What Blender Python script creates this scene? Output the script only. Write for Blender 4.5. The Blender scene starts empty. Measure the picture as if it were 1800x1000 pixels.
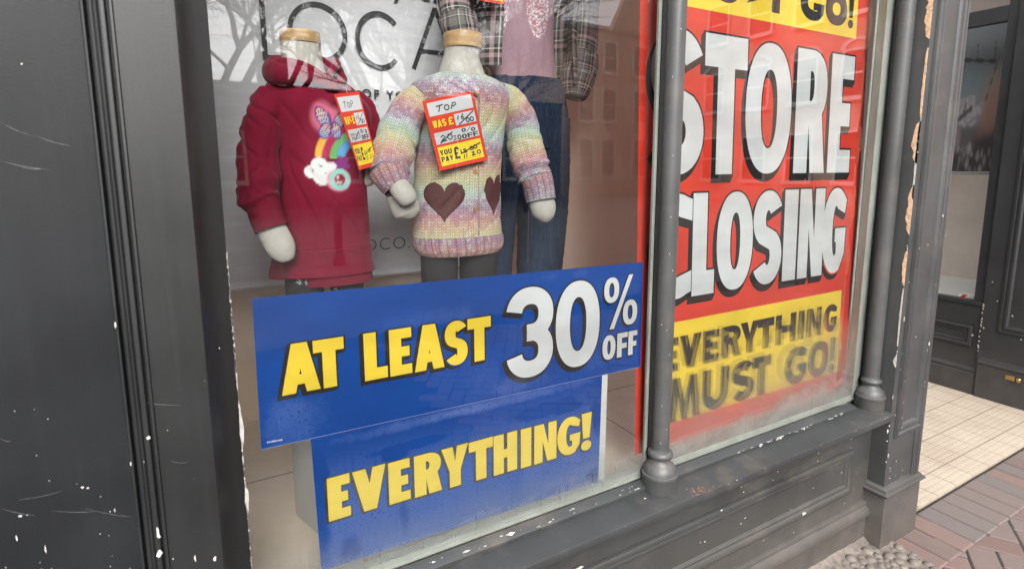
import bpy, bmesh, math, random
import numpy as np
from mathutils import Vector, Matrix, noise
from mathutils.geometry import tessellate_polygon
rad = math.radians
random.seed(7)
rng = np.random.default_rng(7)

# ------------------------------------------------------------------ camera, sky, sun, exposure
scene = bpy.context.scene
COL = scene.collection
H = 1.5                                                      # eye height of the photographer
RX = Vector((0.87253162, -0.48854816, -0.00304523))          # camera right
DN = Vector((-0.0729425, -0.1241047, -0.98958447))           # camera down
FW = Vector((0.48308174, 0.86366586, -0.1439212))            # view direction
FPX, CX, CY = 960.0, 900.0, 432.09
cam_d = bpy.data.cameras.new("camera"); cam = bpy.data.objects.new("camera", cam_d); COL.objects.link(cam)
cam.matrix_world = Matrix(((RX.x, -DN.x, -FW.x, 0), (RX.y, -DN.y, -FW.y, 0), (RX.z, -DN.z, -FW.z, H), (0, 0, 0, 1)))
cam_d.sensor_width = 36; cam_d.lens = FPX / 1800 * 36
cam_d.shift_y = (CY - 500) / 1800
cam_d.clip_start = 0.05; cam_d.clip_end = 500
cam_d.dof.use_dof = True; cam_d.dof.focus_distance = 1.55; cam_d.dof.aperture_fstop = 5.0
scene.camera = cam

SUN_EL, SUN_AZ = rad(34), rad(196)                           # high, over the street in front of the shop
w = bpy.data.worlds.new("World"); scene.world = w; w.use_nodes = True
nt = w.node_tree; bg = nt.nodes["Background"]
sky = nt.nodes.new("ShaderNodeTexSky"); sky.sky_type = 'NISHITA'; sky.sun_disc = False
sky.sun_elevation = SUN_EL; sky.sun_rotation = SUN_AZ; sky.air_density = 1.0; sky.dust_density = 4.0
hs = nt.nodes.new("ShaderNodeHueSaturation"); hs.inputs["Saturation"].default_value = 0.10   # overcast: nearly colourless
nt.links.new(sky.outputs[0], hs.inputs["Color"]); ov = nt.nodes.new("ShaderNodeMix"); ov.data_type = 'RGBA'; ov.inputs[0].default_value = .5; ov.inputs[7].default_value = (6.0, 6.05, 6.2, 1)   # even cloud cover
nt.links.new(hs.outputs[0], ov.inputs[6]); nt.links.new(ov.outputs[2], bg.inputs[0])
bg.inputs[1].default_value = 0.15
sd = bpy.data.lights.new("sun", 'SUN'); sun = bpy.data.objects.new("sun", sd); COL.objects.link(sun)
sd.energy = 1.5; sd.angle = rad(40); sd.color = (1.0, 0.965, 0.92)
sdir = Vector((math.sin(SUN_AZ) * math.cos(SUN_EL), math.cos(SUN_AZ) * math.cos(SUN_EL), math.sin(SUN_EL)))
sun.rotation_euler = sdir.to_track_quat('Z', 'Y').to_euler()
scene.view_settings.view_transform = 'Standard'; scene.view_settings.look = 'None'
scene.view_settings.exposure = 2.05; scene.view_settings.gamma = 1.0
scene.render.engine = 'CYCLES'
cy = scene.cycles
cy.max_bounces = 8; cy.diffuse_bounces = 4; cy.glossy_bounces = 4; cy.transmission_bounces = 6; cy.transparent_max_bounces = 16
cy.use_denoising = True; cy.sample_clamp_indirect = 16.0; cy.caustics_reflective = False; cy.caustics_refractive = True

# ------------------------------------------------------------------ geometry helpers
def ray(u, v): return RX * ((u - CX) / FPX) + DN * ((v - CY) / FPX) + FW
CAM = Vector((0, 0, H))
def aY(u, v, Y): d = ray(u, v); return CAM + d * (Y / d.y)
def aZ(u, v, Z): d = ray(u, v); return CAM + d * ((Z - H) / d.z)
def aX(u, v, X): d = ray(u, v); return CAM + d * (X / d.x)
def pxs(p): return (Vector(p) - CAM).dot(FW) / FPX            # metres per photo pixel at p

def tag(o, label=None, cat=None, group=None, kind=None):
    if label: o["label"] = label
    if cat: o["category"] = cat
    if group: o["group"] = group
    if kind: o["kind"] = kind
    return o
WORG = {}
def thing(name, label, cat, loc=(0, 0, 0), group=None, kind=None):
    o = bpy.data.objects.new(name, None); COL.objects.link(o); o.location = loc; o.empty_display_size = .05
    WORG[o.name] = Vector(loc)
    return tag(o, label, cat, group, kind)
def obj(name, V, F, mats, parent=None, idx=None, smooth=False, uv=None, col=None):
    """world-space verts -> one mesh object, local to its parent's origin"""
    org = WORG.get(parent.name, Vector((0, 0, 0))) if parent else Vector((0, 0, 0))
    A = np.array([tuple(v) for v in V], dtype=float).reshape(-1, 3) - np.array(tuple(org))
    me = bpy.data.meshes.new(name); me.from_pydata(A.tolist(), [], [tuple(f) for f in F])
    for m in (mats if isinstance(mats, (list, tuple)) else [mats]): me.materials.append(m)
    if idx is not None: me.polygons.foreach_set("material_index", np.array(idx, dtype=np.int32))
    if smooth: me.polygons.foreach_set("use_smooth", np.ones(len(me.polygons), dtype=bool))
    if uv is not None:                                        # per-loop list
        l = me.uv_layers.new(name="UVMap"); l.data.foreach_set("uv", np.array(uv, dtype=np.float32).ravel())
    if col is not None:
        c = me.color_attributes.new("Col", 'FLOAT_COLOR', 'POINT')
        cc = np.ones((len(A), 4), dtype=np.float32); cc[:, :3] = col; c.data.foreach_set("color", cc.ravel())
    me.validate(); me.update()
    o = bpy.data.objects.new(name, me); COL.objects.link(o)
    if parent: o.parent = parent; WORG[o.name] = org
    return o
class MB:
    """collects pieces for one mesh"""
    def __init__(s): s.V = []; s.F = []; s.I = []
    def add(s, V, F, mi=0):
        n = len(s.V); s.V += [tuple(v) for v in V]; s.F += [tuple(i + n for i in f) for f in F]; s.I += [mi] * len(F); return s
    def box(s, x0, x1, y0, y1, z0, z1, mi=0, bev=0.0):
        if bev <= 0:
            V = [(x, y, z) for z in (z0, z1) for y in (y0, y1) for x in (x0, x1)]
            return s.add(V, [(0, 2, 3, 1), (4, 5, 7, 6), (0, 1, 5, 4), (2, 6, 7, 3), (0, 4, 6, 2), (1, 3, 7, 5)], mi)
        bm = bmesh.new(); bmesh.ops.create_cube(bm, size=1)
        for v in bm.verts: v.co = Vector(((x0 + x1) / 2 + v.co.x * (x1 - x0), (y0 + y1) / 2 + v.co.y * (y1 - y0), (z0 + z1) / 2 + v.co.z * (z1 - z0)))
        bmesh.ops.bevel(bm, geom=bm.edges[:], offset=bev, segments=2, profile=.6, affect='EDGES')
        bm.verts.index_update()
        s.add([v.co for v in bm.verts], [[v.index for v in f.verts] for f in bm.faces], mi); bm.free(); return s
    def lathe(s, c, prof, n=32, mi=0):
        V = []; F = []
        for (r, z) in prof:
            for k in range(n):
                a = 2 * math.pi * k / n; V.append((c[0] + r * math.cos(a), c[1] + r * math.sin(a), z))
        for i in range(len(prof) - 1):
            for k in range(n):
                k2 = (k + 1) % n; F.append((i * n + k, i * n + k2, (i + 1) * n + k2, (i + 1) * n + k))
        return s.add(V, F, mi)
    def frame(s, x0, x1, z0, z1, y, prof, mi=0, axis='Y', sgn=-1):
        """mitred moulding round a rectangle; prof = [(inset, height)], height towards the viewer"""
        V = []; F = []; n = len(prof)
        for (cx_, cz_, sx, sz) in ((x0, z0, 1, 1), (x1, z0, -1, 1), (x1, z1, -1, -1), (x0, z1, 1, -1)):
            for (i, h) in prof:
                a, b, c = cx_ + sx * i, y + sgn * h, cz_ + sz * i
                V.append((a, b, c) if axis == 'Y' else (b, a, c))
        for k in range(4):
            k2 = (k + 1) % 4
            for i in range(n - 1): F.append((k * n + i, k2 * n + i, k2 * n + i + 1, k * n + i + 1))
        return s.add(V, F, mi)
    def strip(s, prof, a, b, axis, mi=0):
        """profile [(p,q)] extruded a..b. axis 'X': (p,q)=(y,z); 'Z': (x,y); 'Y': (x,z)"""
        V = []; n = len(prof)
        for t in (a, b):
            for (p, q) in prof: V.append({'X': (t, p, q), 'Z': (p, q, t), 'Y': (p, t, q)}[axis])
        return s.add(V, [(i, i + 1, n + i + 1, n + i) for i in range(n - 1)], mi)
    def build(s, name, mats, parent=None, smooth=False): 
        return obj(name, s.V, s.F, mats, parent, s.I, smooth)
def merge(src, dst):
    """chips and stains belong to the surface they sit on: fold their faces into that part's mesh"""
    n = len(dst.data.materials); a, b_ = dst.data, src.data
    for m_ in b_.materials: a.materials.append(m_)
    b_.polygons.foreach_set("material_index", np.array([p.material_index + n for p in b_.polygons], dtype=np.int32))
    off = WORG.get(src.name, Vector()) - WORG.get(dst.name, Vector())
    for v in b_.vertices: v.co += off
    bm = bmesh.new(); bm.from_mesh(a); bm.from_mesh(b_); bm.to_mesh(a); bm.free(); bpy.data.objects.remove(src); bpy.data.meshes.remove(b_); a.update()
def smooth_by_angle(o, ang=40):
    me = o.data; me.polygons.foreach_set("use_smooth", np.ones(len(me.polygons), dtype=bool))
    me.set_sharp_from_angle(angle=rad(ang)); return o

def crom(P, t):
    """Catmull-Rom through rows P at parameters t in [0,len-1]"""
    P = np.array(P, dtype=float); n = len(P); out = []
    for x in t:
        i = min(int(x), n - 2); f = x - i
        p0, p1, p2, p3 = P[max(i - 1, 0)], P[i], P[i + 1], P[min(i + 2, n - 1)]
        out.append(0.5 * ((2 * p1) + (-p0 + p2) * f + (2 * p0 - 5 * p1 + 4 * p2 - p3) * f * f + (-p0 + 3 * p1 - 3 * p2 + p3) * f ** 3))
    return np.array(out)
def grid_faces(nr, ns, cap0=False, cap1=False):
    F = [(i * ns + k, i * ns + (k + 1) % ns, (i + 1) * ns + (k + 1) % ns, (i + 1) * ns + k) for i in range(nr - 1) for k in range(ns)]
    if cap0: F.append(tuple(range(ns))[::-1])
    if cap1: F.append(tuple((nr - 1) * ns + k for k in range(ns)))
    return F
def grid_uv(F, ns, ulen, vs):
    uv = []
    for f in F:
        if len(f) != 4: uv += [(0, 0)] * len(f); continue
        k = f[0] % ns
        for j, vi in enumerate(f):
            kk = vi % ns; uu = kk if not (kk == 0 and k == ns - 1) else ns
            uv.append((uu / ns * ulen, vs[vi // ns]))
    return uv
def ease(a, b, x): t = np.clip((x - a) / (b - a), 0, 1); return t * t * (3 - 2 * t)
def nz(x, y, z): return noise.noise(Vector((x, y, z)))

def loft(rows, Y0, nr, ns, depth=.62, ex=2.3, cyoff=0.0):
    """rows of (uLeft, uRight, v[, depth ratio]) read off the silhouette, standing at depth Y0 -> rings of an upright body"""
    R = []
    for r in rows:
        c = aY((r[0] + r[1]) / 2, r[2], Y0 + cyoff); dr = r[3] if len(r) > 3 else depth
        d = ray((r[0] + r[1]) / 2, r[2]); th = math.atan2(d.x, d.y)
        hw = (r[1] - r[0]) / 2 * pxs(c) ; hw *= math.cos(math.atan(abs((r[0] + r[1]) / 2 - CX) / FPX))
        a = hw / math.sqrt(math.cos(th) ** 2 + (dr * math.sin(th)) ** 2)
        R.append((c.x, c.y, c.z, a, a * dr))
    t = np.linspace(0, len(R) - 1, nr); R = crom(R, t)
    V = np.zeros((nr, ns, 3)); th = np.arange(ns) / ns * 2 * math.pi
    ca, sa = np.cos(th), np.sin(th)
    ux = np.sign(ca) * np.abs(ca) ** (2 / ex); uy = np.sign(sa) * np.abs(sa) ** (2 / ex)
    V[:, :, 0] = R[:, 0:1] + R[:, 3:4] * ux; V[:, :, 1] = R[:, 1:2] + R[:, 4:5] * uy; V[:, :, 2] = R[:, 2:3]
    N = np.zeros_like(V); N[:, :, 0] = ca; N[:, :, 1] = sa / max(depth, .3); N /= np.linalg.norm(N, axis=2, keepdims=True)
    vs = np.concatenate([[0], np.cumsum(np.linalg.norm(np.diff(R[:, :3], axis=0), axis=1))])
    return V, N, vs
def tube(pts, radii, nr, ns, squash=1.0):
    """pts world Vectors, radii in metres -> rings with parallel-transported frames"""
    C = crom([list(p) + [r] for p, r in zip(pts, radii)], np.linspace(0, len(pts) - 1, nr))
    P = C[:, :3]; T = np.gradient(P, axis=0); T /= np.linalg.norm(T, axis=1, keepdims=True)
    up = np.array([0, 1.0, 0]); V = np.zeros((nr, ns, 3)); N = np.zeros((nr, ns, 3))
    th = np.arange(ns) / ns * 2 * math.pi; u = None
    for i in range(nr):
        if u is None: u = np.cross(T[i], up)
        u = u - T[i] * np.dot(u, T[i]); u /= np.linalg.norm(u); b = np.cross(T[i], u)
        N[i] = np.cos(th)[:, None] * u + np.sin(th)[:, None] * b * squash
        V[i] = P[i] + C[i, 3] * N[i]
    vs = np.concatenate([[0], np.cumsum(np.linalg.norm(np.diff(P, axis=0), axis=1))])
    return V, N, vs
def skin(name, VNv, mats, parent, caps=(False, False), ulen=None, col=None):
    V, N, vs = VNv; nr, ns = V.shape[:2]; F = grid_faces(nr, ns, *caps)
    ul = ulen or np.linalg.norm(np.diff(V[nr // 2], axis=0), axis=1).sum()
    o = obj(name, V.reshape(-1, 3), F, mats, parent, smooth=True, uv=grid_uv(F, ns, ul, vs), col=None if col is None else col.reshape(-1, 3))
    return o

# ------------------------------------------------------------------ material helpers
def base_mat(name):
    m = bpy.data.materials.new(name); m.use_nodes = True
    return m, m.node_tree, m.node_tree.nodes["Principled BSDF"]
def nd(nt, typ, ins=None, **attrs):
    n = nt.nodes.new(typ)
    for k, v in attrs.items(): setattr(n, k, v)
    for k, v in (ins or {}).items():
        if isinstance(v, bpy.types.NodeSocket): nt.links.new(v, n.inputs[k])
        else: n.inputs[k].default_value = v
    return n
def mth(nt, op, a, b=None, c=None, clamp=False):
    ins = {0: a}
    if b is not None: ins[1] = b
    if c is not None: ins[2] = c
    return nd(nt, "ShaderNodeMath", ins, operation=op, use_clamp=clamp).outputs[0]
def mix(nt, f, a, b, blend='MIX'):
    n = nd(nt, "ShaderNodeMix", data_type='RGBA', blend_type=blend)
    for k, v in ((0, f), (6, a), (7, b)):
        if isinstance(v, bpy.types.NodeSocket): nt.links.new(v, n.inputs[k])
        else: n.inputs[k].default_value = v if k == 0 else (*v, 1) if len(v) == 3 else v
    return n.outputs[2]
def sstep(nt, x, a, b): 
    n = nd(nt, "ShaderNodeMapRange", {0: x, 1: a, 2: b, 3: 0.0, 4: 1.0}, interpolation_type='SMOOTHSTEP'); return n.outputs[0]
def nse(nt, vec, scale, detail=3.0, rough=.55): 
    n = nd(nt, "ShaderNodeTexNoise", {"Scale": scale, "Detail": detail, "Roughness": rough}); nt.links.new(vec, n.inputs["Vector"]); return n.outputs[0]
def pos(nt): return nd(nt, "ShaderNodeNewGeometry").outputs["Position"]
def scl(nt, vec, s): return nd(nt, "ShaderNodeVectorMath", {0: vec, 1: s}, operation='MULTIPLY').outputs[0]
def bump(nt, b, h, strength, dist, normal=None):
    n = nd(nt, "ShaderNodeBump", {"Height": h, "Strength": strength, "Distance": dist})
    if normal: nt.links.new(normal, n.inputs["Normal"])
    nt.links.new(n.outputs[0], b.inputs["Normal"]); return n.outputs[0]
def plain(name, c, rough=.5, var=.12, nscale=30.0, bstr=.0, bscale=200.0, spec=.5, metal=0.0, stretch=(1, 1, 1)):
    m, nt, b = base_mat(name); p = scl(nt, pos(nt), stretch)
    f = nse(nt, p, nscale)
    c2 = tuple(x * (1 - var * 2) for x in c); c3 = tuple(min(1, x * (1 + var)) for x in c)
    nt.links.new(mix(nt, sstep(nt, f, .25, .75), c2, c3), b.inputs["Base Color"])
    nt.links.new(nd(nt, "ShaderNodeMapRange", {0: f, 3: rough * .85, 4: min(1, rough * 1.15)}).outputs[0], b.inputs["Roughness"])
    b.inputs["Specular IOR Level"].default_value = spec; b.inputs["Metallic"].default_value = metal
    if bstr: bump(nt, b, nse(nt, p, bscale, 4.0), bstr, .002)
    return m
def paint(name, c, rough=.42, chip=.2, wear_z=(.95, .35), dust=0.0, spec=.45, stain=0.0):
    """old gloss paint on timber: brush marks, scuffs, chips down to the pale undercoat that get commoner lower down"""
    m, nt, b = base_mat(name); P = pos(nt)
    z = nd(nt, "ShaderNodeSeparateXYZ", {0: P}).outputs[2]
    n1 = nse(nt, P, 3.5, 4.0); n2 = nse(nt, scl(nt, P, (70, 70, 3)), 1.0, 4.0)
    col = mix(nt, sstep(nt, n1, .3, .72), tuple(x * .84 for x in c), tuple(x * 1.16 for x in c))
    col = mix(nt, mth(nt, 'MULTIPLY', sstep(nt, n2, .5, .8), .25), col, tuple(x * 1.5 for x in c))
    scuff = mth(nt, 'MULTIPLY', sstep(nt, nse(nt, scl(nt, P, (9, 9, 60)), 1.0, 5.0, .7), .66, .8), sstep(nt, z, 1.3, .5))
    col = mix(nt, mth(nt, 'MULTIPLY', scuff, .22), col, (.25, .24, .23))
    low = sstep(nt, z, wear_z[0], wear_z[1])
    v = nd(nt, "ShaderNodeTexVoronoi", {"Scale": 34.0, "Randomness": 1.0}, feature='F1'); 
    wob = nd(nt, "ShaderNodeVectorMath", {0: P, 1: scl(nt, nd(nt, "ShaderNodeTexNoise", {"Scale": 90.0}).outputs[1], (.012, .012, .012))}, operation='ADD')
    nt.links.new(wob.outputs[0], v.inputs["Vector"])
    rnd = nd(nt, "ShaderNodeSeparateColor", {0: v.outputs["Color"]})
    thr = mth(nt, 'MULTIPLY_ADD', low, -.075 * chip, .998)
    pick = mth(nt, 'GREATER_THAN', rnd.outputs[0], thr)
    size = mth(nt, 'MULTIPLY_ADD', rnd.outputs[1], .22, .07)
    dot = mth(nt, 'MULTIPLY', mth(nt, 'LESS_THAN', v.outputs["Distance"], size), pick)
    n3 = nse(nt, P, 160.0, 2.0)
    dot = mth(nt, 'MULTIPLY', dot, mth(nt, 'GREATER_THAN', n3, .42))
    if chip > .5: col = mix(nt, dot, col, (.62, .60, .56))
    if dust > 0:
        dm = mth(nt, 'MULTIPLY', mth(nt, 'MULTIPLY', sstep(nt, z, .42, .0), nse(nt, P, 11.0, 5.0)), dust)
        col = mix(nt, dm, col, (.23, .19, .16))
    if stain > 0:
        st = mth(nt, 'MULTIPLY', sstep(nt, nse(nt, scl(nt, P, (1, 1, 1.6)), 6.0, 7.0, .68), .50, .70), stain); col = mix(nt, st, col, (.105, .088, .072))
        st = mth(nt, 'MULTIPLY', sstep(nt, nse(nt, scl(nt, P, (40, 40, 3)), 1.0, 4.0, .6), .60, .76), stain * .6); col = mix(nt, st, col, (.012, .012, .012))
    nt.links.new(col, b.inputs["Base Color"])
    r = mth(nt, 'ADD', mth(nt, 'MULTIPLY_ADD', n1, .30, rough - .19), mth(nt, 'MULTIPLY', n2, .12)); nt.links.new(mth(nt, 'MAXIMUM', r, mth(nt, 'MULTIPLY', dot, .8)), b.inputs["Roughness"])
    b.inputs["Specular IOR Level"].default_value = spec
    h = mth(nt, 'ADD', mth(nt, 'MULTIPLY', n2, .5), mth(nt, 'MULTIPLY', nse(nt, P, 220.0, 3.0), .5))
    h = mth(nt, 'SUBTRACT', h, mth(nt, 'MULTIPLY', dot, 1.2)); bump(nt, b, h, .24, .0012)
    return m
M = {}
G0 = (.0105, .011, .0112)
M['paint'] = paint('charcoal_paint', G0)
M['paint_left'] = paint('charcoal_paint_panel', (.0115, .0123, .0134), chip=.12, wear_z=(1.15, .85), spec=.18)
M['paint_sill'] = paint('charcoal_paint_sill', (.024, .0255, .0265), rough=.5, stain=.4, chip=.12, wear_z=(1.0, .9))
M['paint_col'] = paint('charcoal_paint_column', (.045, .046, .0455), stain=.3, chip=.08)
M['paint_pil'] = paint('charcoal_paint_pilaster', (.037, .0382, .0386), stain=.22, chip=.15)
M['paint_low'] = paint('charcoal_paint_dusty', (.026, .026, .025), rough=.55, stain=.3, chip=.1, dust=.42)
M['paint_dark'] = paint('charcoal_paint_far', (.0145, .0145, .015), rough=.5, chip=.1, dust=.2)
M['black'] = plain('black_frame', (.012, .012, .013), .45)
M['white_wall'] = plain('white_emulsion', (.84, .81, .76), .7, .05, 4)
M['tan_wall'] = plain('tan_board', (.85, .69, .55), .6, .06, 3, .05, 60, stretch=(1, 1, .2))
M['ceiling'] = plain('ceiling_white', (.7, .7, .69), .8, .03, 3)
M['bead'] = plain('pale_glazing_paint', (.50, .52, .47), .55, .10, 18, .15, 120, stretch=(1, 1, .4))
M['undercoat'] = plain('pale_undercoat', (.40, .385, .355), .8, .12, 90)
M['plaster'] = plain('bare_orange_plaster', (.56, .36, .22), .9, .18, 120, .5, 300)
M['rust'] = plain('rust', (.22, .11, .07), .9, .3, 160, .4, 300)
M['wood'] = plain('pale_wood', (.56, .36, .17), .45, .16, 14, .05, 80, stretch=(1, 1, 8))
M['plaster_white'] = plain('mannequin_cloth', (.46, .435, .395), .85, .05, 60, .22, 520)
M['plinth'] = plain('grey_plinth', (.40, .39, .37), .6, .05, 8)
M['brass'] = plain('brass', (.48, .33, .13), .35, .15, 50, metal=1.0)
M['steel'] = plain('bollard_iron', (.03, .03, .033), .5)

# glass: mostly clear, reflecting more the more it is seen aslant
m, nt, b = base_mat('window_glass'); nt.nodes.remove(b)
fr = mth(nt, 'MULTIPLY', nd(nt, "ShaderNodeFresnel", {"IOR": 1.52}).outputs[0], 1.52, clamp=True)
tr = nd(nt, "ShaderNodeBsdfTransparent", {"Color": (.955, .972, .962, 1)}); gl = nd(nt, "ShaderNodeBsdfGlossy", {"Color": (1, 1, 1, 1), "Roughness": .0})
wav = nd(nt, "ShaderNodeBump", {"Height": nse(nt, pos(nt), 1.7, 2.0), "Strength": .05, "Distance": .02}); nt.links.new(wav.outputs[0], gl.inputs["Normal"])
nt.links.new(nd(nt, "ShaderNodeMixShader", {0: fr, 1: tr.outputs[0], 2: gl.outputs[0]}).outputs[0], nt.nodes["Material Output"].inputs[0])
M['glass'] = m

def condensation(name, zfull, zend, amount, drips=.5, blur=0.0):
    """mist on the inside of the pane: fine pale droplets, densest at the bottom"""
    m, nt, b = base_mat(name); nt.nodes.remove(b); P = pos(nt); z = nd(nt, "ShaderNodeSeparateXYZ", {0: P}).outputs[2]
    n1 = nse(nt, P, 5.0, 4.0); edge = mth(nt, 'MULTIPLY_ADD', mth(nt, 'SUBTRACT', n1, .5), (zend - zfull) * .9, z)
    k = sstep(nt, edge, zend, zfull)
    fine = sstep(nt, nse(nt, P, 420.0, 2.0), .3, .7); drip = sstep(nt, nse(nt, scl(nt, P, (120, 120, 7)), 1.0, 3.0), .58, .72)
    k = mth(nt, 'MULTIPLY', k, mth(nt, 'MULTIPLY_ADD', fine, .5, .5)); k = mth(nt, 'MULTIPLY', k, mth(nt, 'MULTIPLY_ADD', drip, -drips, 1.0))
    k = mth(nt, 'MULTIPLY', k, mth(nt, 'MULTIPLY_ADD', sstep(nt, edge, zfull + .07, zfull - .01), (.68 - amount), amount), clamp=True)
    df = nd(nt, "ShaderNodeBsdfDiffuse", {"Color": (.72, .74, .71, 1)}); tl = nd(nt, "ShaderNodeBsdfTranslucent", {"Color": (.75, .77, .74, 1)})
    veil = nd(nt, "ShaderNodeMixShader", {0: .5, 1: df.outputs[0], 2: tl.outputs[0]})
    tr = nd(nt, "ShaderNodeBsdfTransparent")
    if blur:
        rf = nd(nt, "ShaderNodeBsdfRefraction", {"IOR": 1.12, "Roughness": .14}); bl = nd(nt, "ShaderNodeMixShader", {0: mth(nt, 'MULTIPLY', sstep(nt, edge, zend, zfull * .3 + zend * .7), blur), 1: tr.outputs[0], 2: rf.outputs[0]}); tr = bl
    nt.links.new(nd(nt, "ShaderNodeMixShader", {0: k, 1: tr.outputs[0], 2: veil.outputs[0]}).outputs[0], nt.nodes["Material Output"].inputs[0])
    return m

# ------------------------------------------------------------------ setting: ground, pavement, lobby tiles, pebbles
m, nt, b = base_mat('paving'); P = pos(nt)
br = nd(nt, "ShaderNodeTexBrick", {"Scale": 1.0, "Color1": (.095, .077, .069, 1), "Color2": (.115, .093, .083, 1), "Mortar": (.075, .065, .058, 1), "Mortar Size": .008, "Brick Width": .4, "Row Height": .2}); nt.links.new(P, br.inputs["Vector"])
nt.links.new(mix(nt, sstep(nt, nse(nt, P, 1.2, 5.0), .3, .7), br.outputs[0], (.13, .118, .11)), b.inputs["Base Color"]); b.inputs["Roughness"].default_value = .85
M['paving'] = m
o = obj('ground', [(-120, -150, -.05), (160, -150, -.05), (160, 60, -.05), (-120, 60, -.05)], [(0, 1, 2, 3)], M['paving']); tag(o, kind='structure')

m, nt, b = base_mat('paver_brick'); P = pos(nt); isl = nd(nt, "ShaderNodeNewGeometry").outputs["Random Per Island"]
cr = nd(nt, "ShaderNodeValToRGB", {0: isl}); e = cr.color_ramp.elements
e[0].color = (.108, .066, .056, 1); e[1].color = (.135, .088, .076, 1)
for p_, c_ in ((.3, (.122, .094, .085, 1)), (.55, (.105, .086, .080, 1)), (.8, (.135, .087, .075, 1))): x = e.new(p_); x.color = c_
col = mix(nt, mth(nt, 'MULTIPLY', sstep(nt, nse(nt, P, 14.0, 5.0, .65), .45, .75), .35), cr.outputs[0], (.13, .108, .096))
col = mix(nt, mth(nt, 'MULTIPLY', sstep(nt, nse(nt, P, 160.0, 3.0), .55, .7), .35), col, (.10, .085, .08))
nt.links.new(col, b.inputs["Base Color"]); b.inputs["Roughness"].default_value = .82
bump(nt, b, nse(nt, P, 320.0, 4.0), .4, .002); M['paver'] = m
M['joint'] = plain('dirt_joint', (.034, .029, .025), .95, .3, 60, .5, 200)

def pavers():
    mb = MB(); B = []
    for i in range(-4, 40):                                    # border course along the building line
        x = 2.17 + i * .1075; B.append((x + .054, .944, .104, .214, 0, 0))
    s_, c, sn = .1015, math.cos(rad(32)), math.sin(rad(32))    # herringbone beyond it
    for k in range(-60, 61):
        for m_ in range(-20, 21):
            for (cx_, cy_, L, W) in ((k + 4 * m_ + 1, k + .5, .2, .1), (k + 4 * m_ + 2.5, k, .1, .2)):
                x0, y0 = cx_ * s_, cy_ * s_; X, Yy = x0 * c - y0 * sn + 2.6, x0 * sn + y0 * c + .05
                if 1.2 < X < 6.5 and -2.2 < Yy < .92: B.append((X, Yy, L, W, rad(32), -.0065))
    for (X, Yy, L, W, a, h) in B:
        h += random.uniform(-.0012, .0012); a += random.gauss(0, .006); c, s = math.cos(a), math.sin(a); tx, ty = random.gauss(0, .006), random.gauss(0, .006)
        V = []
        for (z, g) in ((-.02, 0), (-.0045, 0), (0, .0045)):
            for (sx, sy) in ((-1, -1), (1, -1), (1, 1), (-1, 1)):
                px, py = sx * (L / 2 - .002 - g), sy * (W / 2 - .002 - g)
                V.append((X + px * c - py * s, Yy + px * s + py * c, z + h + px * tx + py * ty))
        F = [(8, 9, 10, 11)] + [(r * 4 + k, r * 4 + (k + 1) % 4, r * 4 + 4 + (k + 1) % 4, r * 4 + 4 + k) for r in (0, 1) for k in range(4)]
        mb.add(V, F)
    mb.add([(-8, -2.6, -.012), (9, -2.6, -.012), (9, 1.064, -.012), (-8, 1.064, -.012)], [(0, 1, 2, 3)], 1)
    return tag(mb.build('pavement', [M['paver'], M['joint']]), kind='structure')
pavers()

m, nt, b = base_mat('lobby_tile'); P = pos(nt); xyz = nd(nt, "ShaderNodeSeparateXYZ", {0: P})
T = .1725
def joint(ax, off, w_):
    f = mth(nt, 'FRACT', mth(nt, 'DIVIDE', mth(nt, 'SUBTRACT', xyz.outputs[ax], off), T)); d = mth(nt, 'ABSOLUTE', mth(nt, 'SUBTRACT', f, .5)); return sstep(nt, d, .5 - w_, .5 - w_ * .3)
j = mth(nt, 'MAXIMUM', joint(0, 2.655, .026), joint(1, 1.18, .022))
u = mth(nt, 'FRACT', mth(nt, 'DIVIDE', mth(nt, 'SUBTRACT', xyz.outputs[0], 2.655), T / 6)); v = mth(nt, 'FRACT', mth(nt, 'DIVIDE', mth(nt, 'SUBTRACT', xyz.outputs[1], 1.18), T / 6))
stud = mth(nt, 'MULTIPLY', sstep(nt, mth(nt, 'ABSOLUTE', mth(nt, 'SUBTRACT', u, .5)), .42, .3), sstep(nt, mth(nt, 'ABSOLUTE', mth(nt, 'SUBTRACT', v, .5)), .42, .3))
col = mix(nt, nse(nt, P, 7.0, 5.0), (.315, .262, .207), (.395, .332, .265)); col = mix(nt, mth(nt, 'MULTIPLY', mth(nt, 'SUBTRACT', 1.0, stud), .09), col, (.31, .235, .16))
dirt = mth(nt, 'MULTIPLY', sstep(nt, nse(nt, P, 2.6, 6.0, .7), .46, .72), .5); col = mix(nt, dirt, col, (.24, .19, .14)); col = mix(nt, mth(nt, 'MULTIPLY', j, mth(nt, 'MULTIPLY_ADD', nse(nt, P, 6.0, 3.0), .8, .4), clamp=True), col, (.13, .09, .06)); nt.links.new(col, b.inputs["Base Color"]); b.inputs["Roughness"].default_value = .55
bump(nt, b, mth(nt, 'SUBTRACT', stud, j), .5, .002); M['tile'] = m
mb = MB(); mb.box(2.42, 4.36, 1.066, 3.6, -.03, .004); tag(mb.build('lobby_floor', M['tile']), kind='structure')

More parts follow.
